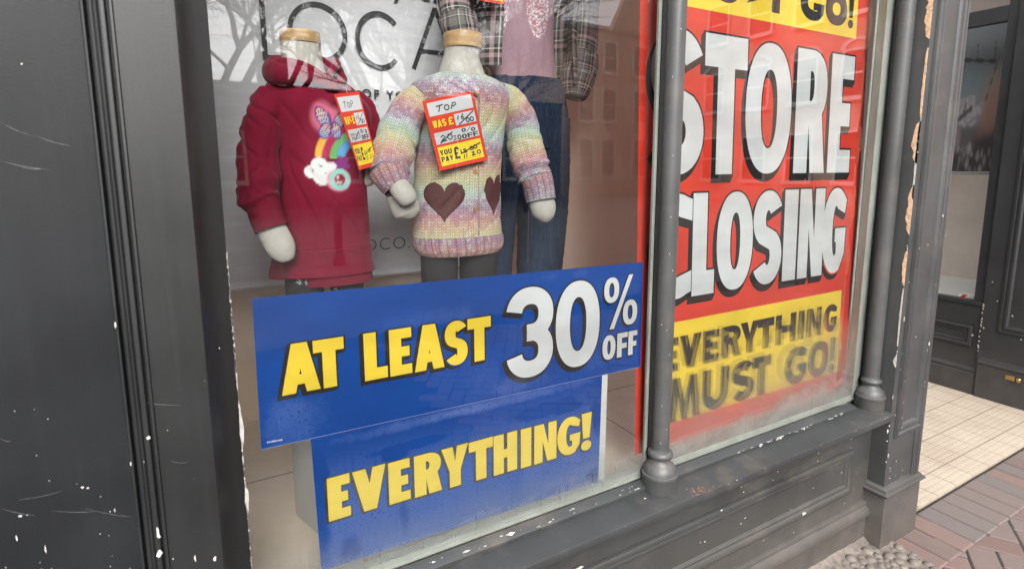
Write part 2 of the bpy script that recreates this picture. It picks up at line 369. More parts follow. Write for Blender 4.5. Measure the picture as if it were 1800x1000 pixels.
def pebbles():
    m, nt, b = base_mat('pebble'); isl = nd(nt, "ShaderNodeNewGeometry").outputs["Random Per Island"]
    cr = nd(nt, "ShaderNodeValToRGB", {0: isl}); e = cr.color_ramp.elements; e[0].color = (.085, .074, .066, 1); e[1].color = (.13, .11, .093, 1)
    for p_, c_ in ((.3, (.095, .085, .08, 1)), (.6, (.115, .096, .08, 1)), (.85, (.075, .07, .07, 1)), (.95, (.24, .20, .16, 1))): x = e.new(p_); x.color = c_
    nt.links.new(mix(nt, sstep(nt, nse(nt, pos(nt), 38.0, 5.0, .7), .30, .54), cr.outputs[0], (.125, .105, .09)), b.inputs["Base Color"]); b.inputs["Roughness"].default_value = .7
    mo = plain('mortar', (.135, .114, .097), .95, .18, 40, .6, 160)
    mb = MB(); nx, ny = 150, 44; X0, X1, Y0, Y1 = .9, 2.30, .815, 1.09
    V = []
    for i in range(nx + 1):
        for k in range(ny + 1):
            x = X0 + (X1 - X0) * i / nx; y = Y0 + (Y1 - Y0) * k / ny
            z = .008 + .006 * nz(x * 22, y * 22, 0) + .004 * nz(x * 70, y * 70, 3) + (.022 * float(ease(1.03, 1.075, y)))
            V.append((x, y, z))
    mb.add(V, [(i * (ny + 1) + k, (i + 1) * (ny + 1) + k, (i + 1) * (ny + 1) + k + 1, i * (ny + 1) + k + 1) for i in range(nx) for k in range(ny)], 1)
    bm = bmesh.new(); bmesh.ops.create_icosphere(bm, subdivisions=2, radius=1); sv = [v.co.copy() for v in bm.verts]; sf = [[v.index for v in f.verts] for f in bm.faces]; bm.free()
    pts = []
    for _ in range(6000):
        x, y = random.uniform(X0, X1), random.uniform(Y0 + .01, 1.04)
        if 2.2 < x and y > .975: continue
        r = random.uniform(.010, .021)
        if all((x - a) ** 2 + ((y - b_) * 1.15) ** 2 > ((r + c) * .96) ** 2 for a, b_, c in pts): pts.append((x, y, r))
    for (x, y, r) in pts:
        a = random.uniform(-.9, .9); c, s = math.cos(a), math.sin(a); e_ = random.uniform(1.0, 1.45); q = random.uniform(0, 99); hh = random.uniform(.5, .85)
        mb.add([(x + (v.x * e_ * c - v.y * s) * r * (1 + .15 * nz(v.x + q, v.y, v.z)), y + (v.x * e_ * s + v.y * c) * r * (1 + .15 * nz(v.x, v.y + q, v.z)), .004 + v.z * r * hh) for v in sv], sf, 0)
    o = mb.build('pebble_strip', [m, mo], smooth=True); tag(o, kind='stuff')
pebbles()

# ------------------------------------------------------------------ the shopfront
SF = thing('shopfront', 'charcoal painted timber shopfront with two big panes and slim round columns', 'shopfront', (1.1, 1.05, 0))
ZT = 3.7
# left wall panel with bolection mouldings
mb = MB(); mb.box(-1.8, -.133, 1.022, 1.2, 0, ZT); mb.build('wall_panel', M['paint_left'], SF)
prof = [(-.1365, 1.03), (-.1365, 1.008), (-.1345, 1.003), (-.1315, 1.002), (-.1295, 1.006), (-.1285, 1.0125), (-.1275, 1.0125), (-.1268, 1.004), (-.1245, .9985), (-.1215, .997),
        (-.1190, .9985), (-.1178, .9962), (-.1165, .9955), (-.1150, .9965), (-.1140, .9985), (-.1125, .9965), (-.1095, .9952), (-.1065, .9955), (-.1050, .998), (-.1042, 1.0035), (-.1030, 1.0035), (-.1022, .999),
        (-.1000, .9972), (-.0972, .9972), (-.0962, 1.0005), (-.0962, 1.03)]
mb = MB(); mb.strip(prof, 0, ZT, 'Z'); smooth_by_angle(mb.build('panel_moulding', M['paint'], SF), 50)
mb = MB(); mb.box(-.0965, -.019, 1.0, 1.135, 0, ZT, bev=.0012); post = mb.build('door_post', M['paint'], SF)
# plain pilaster on the right with panel mouldings and a plinth block
PX0, PX1, PY = 2.222, 2.467, 1.012
mb = MB(); mb.box(PX0, PX1, PY, 1.4, 0, ZT, bev=.0015); pil = mb.build('pilaster', M['paint_pil'], SF)
mprof = [(0, 0), (.0, .004), (.003, .009), (.010, .012), (.017, .010), (.021, .004), (.024, .004), (.026, .008), (.033, .0105), (.042, .009), (.048, .003), (.052, .0)]
mb = MB(); mb.frame(PX0 + .030, PX1 - .012, .455, ZT + .4, PY - .0001, mprof); smooth_by_angle(mb.build('panel_moulding', M['paint_pil'], pil), 40)
mb = MB(); mb.strip([(PX1 - .052 + .0, PY), (PX1 - .052, PY - .003), (PX1 - .049, PY - .006), (PX1 - .03, PY - .006), (PX1 - .028, PY - .010), (PX1 - .008, PY - .010), (PX1 - .002, PY - .006), (PX1 + .002, PY), (PX1 + .002, PY + .02)], .262, ZT, 'Z')
smooth_by_angle(mb.build('edge_moulding', M['paint_pil'], pil), 40)
mb = MB(); mb.box(PX0 - .012, PX1 + .012, PY - .012, 1.42, 0, .222, bev=.002)
mp = [(0, .222), (.000, .2225), (-.004, .226), (-.009, .2285), (-.013, .233), (-.013, .238), (-.009, .242), (-.004, .2435), (-.0015, .250), (.004, .256), (.010, .259), (.012, .262)]
V = []; n = len(mp)
for (x, y, dx, dy) in ((PX0 - .012, 1.42, 1, 0), (PX0 - .012, PY - .012, 1, 1), (PX1 + .012, PY - .012, -1, 1), (PX1 + .012, 1.42, -1, 0)):
    for (o_, z) in mp: V.append((x + dx * o_, y + dy * o_, z))
mb.add(V, [(k * n + i, (k + 1) * n + i, (k + 1) * n + i + 1, k * n + i + 1) for k in range(3) for i in range(n - 1)])
smooth_by_angle(mb.build('plinth_block', M['paint_low'], pil), 40)

# peeled edge of the pilaster: bare plaster shows in a ragged strip on the corner
def flake(mb, pts, y, th=.0012, mi=0, axis='Y'):
    """small flat patch: outline [(a,b)] in the plane, standing th proud"""
    n = len(pts)
    V = [((a, y - th, b) if axis == 'Y' else (y - th, a, b) if axis == 'X' else (a, b, y + th)) for a, b in pts] + [((a, y, b) if axis == 'Y' else (y, a, b) if axis == 'X' else (a, b, y)) for a, b in pts]
    tri = tessellate_polygon([[Vector((a, b, 0)) for a, b in pts]])
    mb.add(V, [tuple(t) for t in tri] + [(i, (i + 1) % n, n + (i + 1) % n, n + i) for i in range(n)], mi)
def blob(cx_, cz_, rx, rz, n=9, seed=0, jag=.45):
    r_ = random.Random(seed); return [(cx_ + rx * math.cos(2 * math.pi * k / n) * (1 + r_.uniform(-jag, jag)), cz_ + rz * math.sin(2 * math.pi * k / n) * (1 + r_.uniform(-jag, jag))) for k in range(n)]
mb = MB()
def ragged(z0, z1, wmax, seed, mi=0):
    r_ = random.Random(seed); n = max(6, int((z1 - z0) / .012)); L = []; R = []
    for i in range(n + 1):
        t = i / n; z = z0 + (z1 - z0) * t; k = math.sin(math.pi * min(1, max(0, t))) ** .5
        L.append((1.0135, z)); R.append((1.0135 + .003 + wmax * k * r_.uniform(.55, 1.0), z + r_.uniform(-.003, .003)))
    flake(mb, L + R[::-1], PX0, .0012, mi, axis='X')
ragged(1.93, 2.10, .020, 1); ragged(1.66, 1.90, .006, 2); ragged(1.38, 1.66, .004, 4, 1); ragged(1.505, 1.655, .021, 3); ragged(1.25, 1.43, .017, 5); ragged(1.06, 1.19, .012, 6); ragged(.83, 1.05, .0035, 7, 1); ragged(.745, .79, .009, 8, 1)
for k in range(26):
    z = random.uniform(.62, 2.1); flake(mb, blob(1.0135 + abs(random.gauss(0, .003)), z, .0014, random.uniform(.0015, .008), 7, k), PX0, .0014, 1, axis='X')
merge(mb.build('peeled_edge', [M['plaster'], M['undercoat']], pil), pil)
mb = MB()
for k in range(34):                                            # chips on the pilaster's front arrises
    z = .28 + 1.0 * random.random() ** 1.7; x = random.choice([PX0 + .002, PX0 + .05, PX0 + .10, PX1 - .045, PX1 - .004, PX1 - .004]) + random.gauss(0, .004)
    flake(mb, blob(x, z, random.uniform(.0007, .0016), random.uniform(.001, .003), 7, k + 200), PY - .0118, .0012)
for k, (u, v, rx, rz) in enumerate(((1560, 757, .005, .008), (1561, 800, .003, .007), (1559, 775, .0025, .004), (1563, 748, .003, .004), (1557, 812, .002, .004), (1633, 604, .004, .007), (1657, 380, .003, .006), (1589, 560, .002, .01))):
    p = aY(u, v, PY - .012); flake(mb, blob(p.x, p.z, rx, rz, 8, k + 300), PY - .012, .0012)
merge(mb.build('paint_chips', M['undercoat'], pil), pil)

# sill: lower board, raised glazing rail
SZ = .568
def band(name, prof, x0, x1, m, parent=SF, ang=35):
    mb = MB(); mb.strip(prof, x0, x1, 'X'); n = len(prof)
    for x in (x0, x1): mb.add([(x, p, q) for p, q in prof], [tuple(range(n))])
    return smooth_by_angle(mb.build(name, m, parent), ang)
sill = band('window_sill', [(1.125, .540), (1.004, .540), (1.001, .5415), (1.0, .5445), (1.0, .5635), (1.0012, .5668), (1.0045, .5682), (1.125, .5705)], -.018, 2.2215, M['paint_sill'])
rail = band('glazing_rail', [(1.087, .5690), (1.087, .5802), (1.0885, .5817), (1.1185, .5885), (1.1185, .569)], -.018, 2.1225, M['paint_sill'], sill)
mb = MB()
def chips_line(p0, p1, n, spread, rx, rz, seed, y=None, axis='Z', mi=0, zoff=0.0):
    r_ = random.Random(seed)
    for k in range(n):
        t = r_.random(); a = p0[0] + (p1[0] - p0[0]) * t + r_.gauss(0, spread); b_ = p0[1] + (p1[1] - p0[1]) * t + r_.gauss(0, spread * .6)
        s = r_.uniform(.35, 1.0) ** 2; flake(mb, blob(a, b_, rx * s, rz * s, 9, seed * 100 + k, .5), y, .0008, mi, axis)
# chips along the top edge of the raised rail (seen in a row), on the sill's front arris, and rust by the column foot
chips_line((.42, 1.093), (1.02, 1.092), 14, .003, .008, .0025, 11, .5832)
chips_line((.30, 1.10), (1.02, 1.106), 14, .004, .005, .0025, 12, .5856)
for k, (u, v, a, b_) in enumerate(((733, 994, .020, .007), (898, 938, .016, .008), (820, 969, .012, .003), (776, 980, .005, .004), (972, 913, .003, .003), (1093, 861, .010, .006), (1067, 869, .008, .002), (1134, 876, .006, .002))):
    p = aZ(u, v, .584); flake(mb, blob(p.x, p.y, a * .65, b_ * .65, 11, 700 + k, .5), .5845, .0012, 0, 'Z')
chips_line((1.44, 1.0865), (2.05, 1.0865), 26, .0035, .008, .003, 13, .5803)
chips_line((1.50, .5755), (2.03, .5755), 16, .0, .010, .0045, 14, 1.0868, 'Y')
mb2_rows = ((.6, .568), (2.2, .566)); chips_line((.5, .5655), (2.19, .5655), 22, .001, .003, .0014, 15, .9998, 'Y')
for k in range(26): 
    p = aZ(1230 + random.gauss(0, 11), 862 + random.gauss(0, 4), .569); flake(mb, blob(p.x, min(1.08, max(1.002, p.y)), .003, .0025, 7, 900 + k), .5690, .0005, 1, 'Z')
p = aZ(1444, 784, .569)
merge(mb.build('paint_chips', [M['undercoat'], M['rust']], sill), sill)

# stall riser with a moulded panel and a base moulding
mb = MB(); mb.box(-.018, 2.2225, 1.075, 1.16, 0, .5405); riser = mb.build('stall_riser', M['paint_low'], SF)
bprof = [(0, 0), (0, .006), (.002, .011), (.007, .014), (.014, .0145), (.020, .012), (.024, .007), (.026, .004), (.028, .004), (.030, .0075), (.036, .0085), (.041, .0055), (.044, .0)]
mb = MB(); mb.frame(.12, 2.092, .247, .427, 1.0749, bprof); smooth_by_angle(mb.build('panel_moulding', M['paint_low'], riser), 35)
band('base_board', [(1.0755, .181), (1.073, .181), (1.0655, .178), (1.0625, .172), (1.062, .166), (1.0645, .163), (1.0645, .160), (1.060, .157), (1.052, .148), (1.048, .137), (1.048, .128), (1.052, .124), (1.052, .121), (1.0575, .118), (1.0595, .112), (1.0605, .105), (1.062, 0)], -.018, 2.2225, M['paint_low'], riser, 30)
mb = MB()
for k in range(40):
    x = random.uniform(.9, 2.15); flake(mb, blob(x, random.uniform(.19, .53), .002, .002, 7, 1200 + k), 1.0748, .001)
for k, (u, v, a, b_) in enumerate(((1445, 795, .0018, .017), (1413, 902, .009, .007), (1017, 998, .012, .006), (1268, 896, .004, .003), (1302, 700, .0, .0))):
    if a: p = aY(u, v, 1.062); flake(mb, blob(p.x, p.z, a, b_, 9, 1300 + k), 1.0615 if k else 1.0748, .0012)
merge(mb.build('paint_chips', M['undercoat'], riser), riser)

# three slender round columns with turned feet
def column(cx_, cy_=1.085, r=.0243, mull=True):
    pr = [(.050, SZ + .001), (.0512, SZ + .004), (.0512, SZ + .040), (.0525, SZ + .043), (.0540, SZ + .048), (.0525, SZ + .053), (.0490, SZ + .055), (.0485, SZ + .057), (.0470, SZ + .064), (.0430, SZ + .072),
          (.0365, SZ + .079), (.0300, SZ + .085), (.0272, SZ + .091), (.0265, SZ + .096), (.0300, SZ + .098), (.0345, SZ + .102), (.0360, SZ + .108), (.0345, SZ + .114), (.0300, SZ + .118), (r + .0012, SZ + .120), (r, SZ + .126)]
    mb = MB(); mb.lathe((cx_, cy_), [(r, SZ + .124), (r, ZT)], 40); o = smooth_by_angle(mb.build('column', M['paint_col'], SF), 60)
    mb = MB(); mb.lathe((cx_, cy_), pr, 48); smooth_by_angle(mb.build('column_base', M['paint_col'], o), 35)
    return o
c1 = column(1.0985); column(2.200, 1.083, .0262)
mb = MB(); mb.strip([(-.0193, 1.002), (-.0191, 1.028), (-.0165, 1.056), (-.0095, 1.080), (.0015, 1.097), (.0135, 1.107), (.0235, 1.1125), (.0258, 1.1135), (.0262, 1.1185), (.0262, 1.13)], .57, ZT, 'Z'); smooth_by_angle(mb.build('cove_moulding', M['paint'], SF), 45)
mb = MB(); mb.box(1.083, 1.118, 1.09, 1.1265, .569, ZT); mb.build('mullion', M['paint'], SF)
mb = MB(); mb.box(2.1995, 2.2215, 1.093, 1.1265, .569, ZT); mb.build('window_jamb', M['paint'], SF)
mb = MB(); mb.box(-.018, .0258, 1.114, 1.1265, .569, ZT); ljamb = mb.build('window_jamb', M['paint'], SF)
mb = MB()
for k in range(90):
    z = .60 + .75 * random.random(); p = blob(.0264, z, .0007 + .0009 * random.random(), .002 + .012 * random.random() ** 2, 7, 1500 + k); flake(mb, p, 1.1135, .0012)
p0 = blob(.0275, 1.005, .0035, .045, 15, 77, .5); flake(mb, p0, 1.1135, .0016); flake(mb, blob(.0272, .86, .003, .03, 13, 78, .5), 1.1135, .0016)
merge(mb.build('paint_chips', M['undercoat'], SF), ljamb)
mb = MB()
for k in range(12):
    z = .7 + 1.3 * random.random(); a = random.uniform(3.4, 4.6); mb_x = 1.0985 + .0246 * math.cos(a)
    flake(mb, blob(mb_x, z, .0009, .0022, 7, 1600 + k), 1.085 + .0246 * math.sin(a), .0008)
for k in range(16): flake(mb, blob(1.0835, .62 + .5 * random.random(), .0012, .003, 7, 1650 + k), 1.0898, .001)
merge(mb.build('paint_chips', M['undercoat'], c1), c1)
# chips and scratches on the lower left of the panel and post
mb = MB(); r_ = random.Random(21)
def wpt(x): return 1.0215 if x < -.137 else .9995
for k in range(24):
    u = r_.uniform(0, 390); v = 1000 - 420 * r_.random() ** 2.0
    x = aY(u, v, 1.0).x
    if -.138 < x < -.094: y = .9950
    elif x <= -.138: y = 1.0217
    else: y = .9997
    p = aY(u, v, y); s = r_.uniform(.2, .5)
    if -.138 < x < -.094: p.x = r_.choice((-.1315, -.1165, -.1085, -.1085, -.0985))
    yy = {-.1315: 1.0018, -.1165: .9953, -.1085: .9950, -.0985: .9970}.get(round(p.x, 4), y)
    flake(mb, blob(p.x, p.z, .0012 * s, .0016 * s * r_.uniform(.7, 2.2), 8, 1700 + k, .5), yy, .0006)
for k, (u, v, a, b_) in enumerate(((278, 937, .0028, .0085), (281, 972, .004, .006), (261, 769, .003, .003), (145, 856, .002, .0015), (155, 857, .0015, .0012), (36, 906, .003, .0012), (230, 815, .0012, .004), (378, 981, .002, .005), (343, 980, .0012, .005), (80, 963, .001, .006), (202, 896, .0009, .004), (30, 945, .001, .005), (39, 113, .001, .001), (203, 570, .001, .005))):
    x = aY(u, v, 1.0).x; y = 1.0217 if x < -.138 else (.9955 if x < -.094 else .9997); p = aY(u, v, y); flake(mb, blob(p.x, p.z, a, b_, 9, 1900 + k, .5), y - .0005, .0008)
def scratch(u0, v0, u1, v1, y, w_=.0005, n=10, sag=2.0):
    a, b_ = aY(u0, v0, y), aY(u1, v1, y); up = []; dn = []
    for i in range(n + 1):
        t = i / n; x = a.x + (b_.x - a.x) * t; z = a.z + (b_.z - a.z) * t - sag * .001 * math.sin(math.pi * t); ww = w_ * math.sin(math.pi * max(.05, min(.95, t))) * r_.uniform(.4, 1.2); up.append((x, z + ww)); dn.append((x, z - ww))
    flake(mb, up + dn[::-1], y, .0003, 1)
for s in ((0, 215, 60, 240), (60, 238, 130, 258), (0, 283, 92, 299), (30, 292, 80, 297), (150, 893, 232, 908), (90, 897, 170, 898), (32, 878, 110, 862), (0, 892, 60, 905), (240, 705, 320, 712), (0, 770, 20, 775), (300, 810, 330, 812)):
    scratch(*s, 1.0217 if s[2] < 240 else .9997)
for s in ((395, 960, 430, 970), (398, 985, 425, 990), (390, 922, 420, 926), (395, 860, 412, 862)): pass
M['scratch'] = plain('scratch', (.075, .075, .077), .7)
merge(mb.build('paint_chips', [M['undercoat'], M['scratch']], SF), post)

# glazing: two panes, pale painted beads behind them, mist at the foot
def pane(x0, x1, name='window_pane'): 
    mb = MB(); mb.add([(x0, 1.12, .586), (x1, 1.12, .586), (x1, 1.12, ZT), (x0, 1.12, ZT)], [(0, 1, 2, 3)]); return mb.build(name, M['glass'], SF)
g1 = pane(.024, 1.085); g2 = pane(1.115, 2.2)
M['mistL'] = condensation('mist_left', .595, .74, .5); M['mistR'] = condensation('mist_right', .62, 1.0, .34, .3, .6)
for g, x0, x1, z1, mm in ((g1, .0275, 1.066, .90, 'mistL'), (g2, 1.1285, 2.148, 1.15, 'mistR')):
    mb = MB(); mb.add([(x0, 1.1214, .60), (x1, 1.1214, .60), (x1, 1.1214, z1), (x0, 1.1214, z1)], [(0, 1, 2, 3)]) if mm == 'mistL' else mb.box(x0, x1, 1.1214, 1.1220, .613, z1); mb.build('condensation', M[mm], g)
mb = MB()
for (x0, x1, a, b_) in ((.0265, 1.0825, .0275, 1.0720), (1.1185, 2.1985, 1.1265, 2.1500)):
    mb.box(x0, x1, 1.1225, 1.150, .5885, .612, bev=.002)
    mb.box(b_, x1, 1.1225, 1.132 if x1 < 2 else 1.150, .6125, ZT, bev=.002)
    if a > 1: mb.box(x0, a, 1.1225, 1.150, .6125, ZT, bev=.002)
mb.box(1.0832, 1.1178, 1.1272, 1.1318, .6125, ZT)
mb.box(2.1395, 2.2005, 1.1515, 1.1545, .5885, 2.55)
mb.build('glazing_bead', M['bead'], SF)
# fascia over the windows and the display box behind them
mb = MB(); mb.box(-1.8, 2.47, .95, 1.2, ZT, 4.4); mb.build('fascia', M['paint'], SF)
mb = MB(); mb.add([(-.06, 1.16, 2.56), (2.2215, 1.16, 2.56), (2.2215, 2.3, 2.56), (-.06, 2.3, 2.56)], [(0, 1, 2, 3)]); mb.build('added_rooflight', M['glass'], SF)   # invented glass top, added so sky light brightens the display
m, nt, b = base_mat('display_floor'); P = pos(nt); xyz = nd(nt, "ShaderNodeSeparateXYZ", {0: P})
def jl(ax, off, T, w_):
    f = mth(nt, 'FRACT', mth(nt, 'DIVIDE', mth(nt, 'SUBTRACT', xyz.outputs[ax], off), T)); d = mth(nt, 'ABSOLUTE', mth(nt, 'SUBTRACT', f, .5)); return mth(nt, 'GREATER_THAN', d, .5 - w_)
j = mth(nt, 'MAXIMUM', jl(0, 1.222, .6, .003), jl(1, 1.667, .6, .003))
col = mix(nt, sstep(nt, nse(nt, P, 6.0, 6.0, .65), .3, .75), (.72, .61, .50), (.84, .73, .61)); col = mix(nt, j, col, (.06, .05, .04))
nt.links.new(col, b.inputs["Base Color"]); b.inputs["Roughness"].default_value = .38; M['dfloor'] = m
mb = MB(); mb.box(.0, 2.2, 1.1505, 2.3, .56, .588); mb.build('display_floor', M['dfloor'], SF)
mb = MB(); mb.box(-.02, 2.21, 2.09, 2.15, .589, 2.555); mb.build('back_board', M['tan_wall'], SF)
mb = MB(); mb.box(-.06, -.001, 1.14, 2.3, .5, 2.555); mb.build('side_wall', M['white_wall'], SF); mb = MB(); mb.box(2.201, 2.2215, 1.1505, 2.3, .5, 2.555); mb.build('side_wall', M['white_wall'], SF)
mb = MB(); mb.box(-1.8, 2.3, 2.3, 2.4, 0, 2.5); mb.box(2.3, 2.467, 1.4, 3.6, 0, 3.0); mb.build('inner_wall', M['paint_dark'], SF)

# ------------------------------------------------------------------ heavy poster lettering, drawn as outlines
def arc(cx_, cy_, rx, ry, a0, a1, n=20, e=2.0):
    out = []
    for i in range(n + 1):
        a = rad(a0 + (a1 - a0) * i / n); c, s = math.cos(a), math.sin(a)
        out.append((cx_ + rx * math.copysign(abs(c) ** (2 / e), c), cy_ + ry * math.copysign(abs(s) ** (2 / e), s)))
    return out
def stroke(path, sv, sh):
    """thick line along a path: sv where it runs upright, sh where it runs level"""
    L, R = [], []; n = len(path)
    for i, (x, y) in enumerate(path):
        x0, y0 = path[max(i - 1, 0)]; x1, y1 = path[min(i + 1, n - 1)]; dx, dy = x1 - x0, y1 - y0; l = math.hypot(dx, dy) or 1; nx, ny = -dy / l, dx / l
        t = .5 * math.hypot(sv * nx, sh * ny); L.append((x + nx * t, y + ny * t)); R.append((x - nx * t, y - ny * t))
    return L + R[::-1]
def glyph(ch, w, h, sv, sh):
    """-> list of (outline, [holes]) in a w x h box"""
    R = lambda x0, x1, y0, y1: ([(x0, y0), (x1, y0), (x1, y1), (x0, y1)], [])
    if ch in 'I|': return [R(0, w, 0, h)]
    if ch == '/': t = sv; return [([(0, 0), (t, 0), (w, h), (w - t, h)], [])]
    if ch == '!': return [([(.02 * w, h), (w, h), (.82 * w, .33 * h), (.2 * w, .33 * h)], []), (arc(w * .5, .135 * h, w * .5, .135 * h, 0, 342, 19), [])]
    if ch == 'L': return [([(0, 0), (w, 0), (w, sh * 1.15), (sv, sh * 1.15), (sv, h), (0, h)], [])]
    if ch == 'T': c = w / 2; return [([(c - sv / 2, 0), (c + sv / 2, 0), (c + sv / 2, h - sh * 1.15), (w, h - sh * 1.15), (w, h), (0, h), (0, h - sh * 1.15), (c - sv / 2, h - sh * 1.15)], [])]
    if ch == 'E': m = h * .5; q = sh * .5; return [([(0, 0), (w, 0), (w, sh), (sv, sh), (sv, m - q), (w * .9, m - q), (w * .9, m + q), (sv, m + q), (sv, h - sh), (w, h - sh), (w, h), (0, h)], [])]
    if ch == 'F': m = h * .46; q = sh * .5; return [([(0, 0), (sv, 0), (sv, m - q), (w * .92, m - q), (w * .92, m + q), (sv, m + q), (sv, h - sh), (w, h - sh), (w, h), (0, h)], [])]
    if ch == 'H': m = h * .5; q = sh * .5; return [([(0, 0), (sv, 0), (sv, m - q), (w - sv, m - q), (w - sv, 0), (w, 0), (w, h), (w - sv, h), (w - sv, m + q), (sv, m + q), (sv, h), (0, h)], [])]
    if ch == 'N': return [([(0, 0), (sv * .9, 0), (sv * .9, h * .56), (w - sv * 1.0, 0), (w, 0), (w, h), (w - sv * .9, h), (w - sv * .9, h * .44), (sv * 1.0, h), (0, h)], [])]
    if ch == 'M': return [([(0, 0), (sv * .85, 0), (.13 * w + sv * .62, h * .58), (w / 2 - sv * .3, 0), (w / 2 + sv * .3, 0), (.87 * w - sv * .62, h * .58), (w - sv * .85, 0), (w, 0), (.89 * w, h), (.89 * w - sv * .85, h), (w / 2, h * .40), (.11 * w + sv * .85, h), (.11 * w, h)], [])]
    if ch == 'A':
        aw = sv * 1.12; xa = (w - aw) / 2; k = xa / h; yb, yt = .17 * h, .17 * h + sh * .92
        ya = min(.86 * h, (w / 2 - sv) / k) if k else h
        return [([(0, 0), (sv, 0), (sv + k * yb, yb), (w - sv - k * yb, yb), (w - sv, 0), (w, 0), (w - xa, h), (xa, h)], [[(sv + k * yt, yt), (w / 2 - .004 * w, ya), (w / 2 + .004 * w, ya), (w - sv - k * yt, yt)]])]
    if ch == 'V': aw = sv * 1.0; xa = (w - aw) / 2; k = xa / h; yn = max(.12 * h, h - (w / 2 - sv) / k); return [([(xa, 0), (w - xa, 0), (w, h), (w - sv, h), (w / 2, yn), (sv, h), (0, h)], [])]
    if ch == 'W': s2 = sv * .8; return [([(.16 * w, 0), (.16 * w + s2, 0), (.5 * w, .62 * h), (.84 * w - s2, 0), (.84 * w, 0), (w, h), (w - s2, h), (.80 * w - s2 * .3, .42 * h), (.5 * w + s2 * .4, h), (.5 * w - s2 * .4, h), (.20 * w + s2 * .3, .42 * h), (s2, h), (0, h)], [])]
    if ch == 'Y': c = w / 2; return [([(c - sv / 2, 0), (c + sv / 2, 0), (c + sv / 2, .40 * h), (w, h), (w - sv * 1.02, h), (c, .62 * h), (sv * 1.02, h), (0, h), (c - sv / 2, .40 * h)], [])]
    if ch in 'O0o': e = 2.25; return [(arc(w / 2, h / 2, w / 2, h / 2, 0, 354, 59, e), [arc(w / 2, h / 2, w / 2 - sv, h / 2 - sh, 0, 350, 35, e)])]
    if ch == 'U': r = w / 2; ry = min(h * .42, w * .62); return [([(0, h), (0, ry)] + arc(r, ry, r, ry, 180, 360, 24) + [(w, h), (w - sv, h)] + arc(r, ry, r - sv, ry - sh, 360, 180, 20) + [(sv, h)], [])]
    if ch == 'C': o_ = arc(w * .62, h / 2, w * .62, h / 2, 68, 292, 40, 2.15); i_ = arc(w * .62, h / 2, w * .62 - sv, h / 2 - sh, 286, 74, 30, 2.15); return [(o_ + [(w, o_[-1][1] + .02 * h), (w, h * .26)] + i_ + [(w, h * .74), (w, o_[0][1] - .02 * h)], [])]
    if ch == 'G':
        o_ = arc(w * .55, h / 2, w * .55, h / 2, 52, 330, 44, 2.15); i_ = arc(w * .55, h / 2, w * .55 - sv, h / 2 - sh, 300, 62, 34, 2.15)
        return [([(w * .93, h * .70)] + [(w * .99, h * .86)] + o_[1:-6] + [(w * .97, h * .22), (w, h * .53), (w * .54, h * .53), (w * .54, h * .53 - sh * .78), (w - sv * .95, h * .53 - sh * .78)] + i_, [])]
    if ch == 'S':
        rx, rt = (w - sv) / 2, (h - sh) / 4; c = w / 2; p = arc(c, h - sh / 2 - rt, rx, rt, 28, 232, 22, 2.1); q = arc(c, sh / 2 + rt, rx, rt, 52, -150, 22, 2.1); return [(stroke(p + q, sv, sh), [])]
    if ch == '3':
        rx, rt = (w - sv) / 2, (h - sh) / 4; c = w / 2
        return [(stroke(arc(c, h - sh / 2 - rt, rx, rt, 170, -80, 30, 2.2) + [(c * .86, h / 2)], sv, sh), []), (stroke([(c * .86, h / 2)] + arc(c, sh / 2 + rt, rx, rt, 80, -170, 30, 2.2), sv, sh), [])]
    if ch in 'RP':
        yb = h * (.42 if ch == 'R' else .36); o_ = [(sv * .4, yb)] + arc(w * .45, (h + yb) / 2, w * .53, (h - yb) / 2, -90, 90, 22, 2.3) + [(sv * .4, h)]
        i_ = [(sv, yb + sh * .85)] + arc(w * .45, (h + yb) / 2, w * .53 - sv, (h - yb) / 2 - sh * .85, -90, 90, 16, 2.3) + [(sv, h - sh * .85)]
        out = [R(0, sv, 0, h), (o_, [i_])]
        if ch == 'R': out.append(([(w - sv * 1.12, 0), (w, 0), (w * .62 + sv * .5, yb + sh * .5), (w * .62 - sv * .55, yb + sh * .5)], []))
        return out
    if ch == '£':
        return [(stroke(arc(w * .58, h * .72, w * .30, h * .20, 10, 180, 16) + [(w * .28, h * .45), (w * .28, h * .25), (w * .2, sh * .5)], sv, sh), []), R(.02 * w, .72 * w, .40 * h, .40 * h + sh * .7), R(0, w, 0, sh * .9)]
    return [R(0, w, 0, h)]
def offset_poly(P, d):
    """mitred offset outwards (P any winding)"""
    A = sum(P[i][0] * P[(i + 1) % len(P)][1] - P[(i + 1) % len(P)][0] * P[i][1] for i in range(len(P)))
    if A < 0: d = -d
    Q = [p for i, p in enumerate(P) if math.dist(p, P[i - 1]) > 1e-7]; n = len(Q); out = []
    for i in range(n):
        a, b, c = Q[i - 1], Q[i], Q[(i + 1) % n]; d1 = (b[0] - a[0], b[1] - a[1]); d2 = (c[0] - b[0], c[1] - b[1]); l1, l2 = math.hypot(*d1), math.hypot(*d2)
        n1 = (d1[1] / l1, -d1[0] / l1); n2 = (d2[1] / l2, -d2[0] / l2); mx, my = n1[0] + n2[0], n1[1] + n2[1]; k = mx * n1[0] + my * n1[1]
        k = d / max(k, .35); out.append((b[0] + mx * k, b[1] + my * k))
    return out
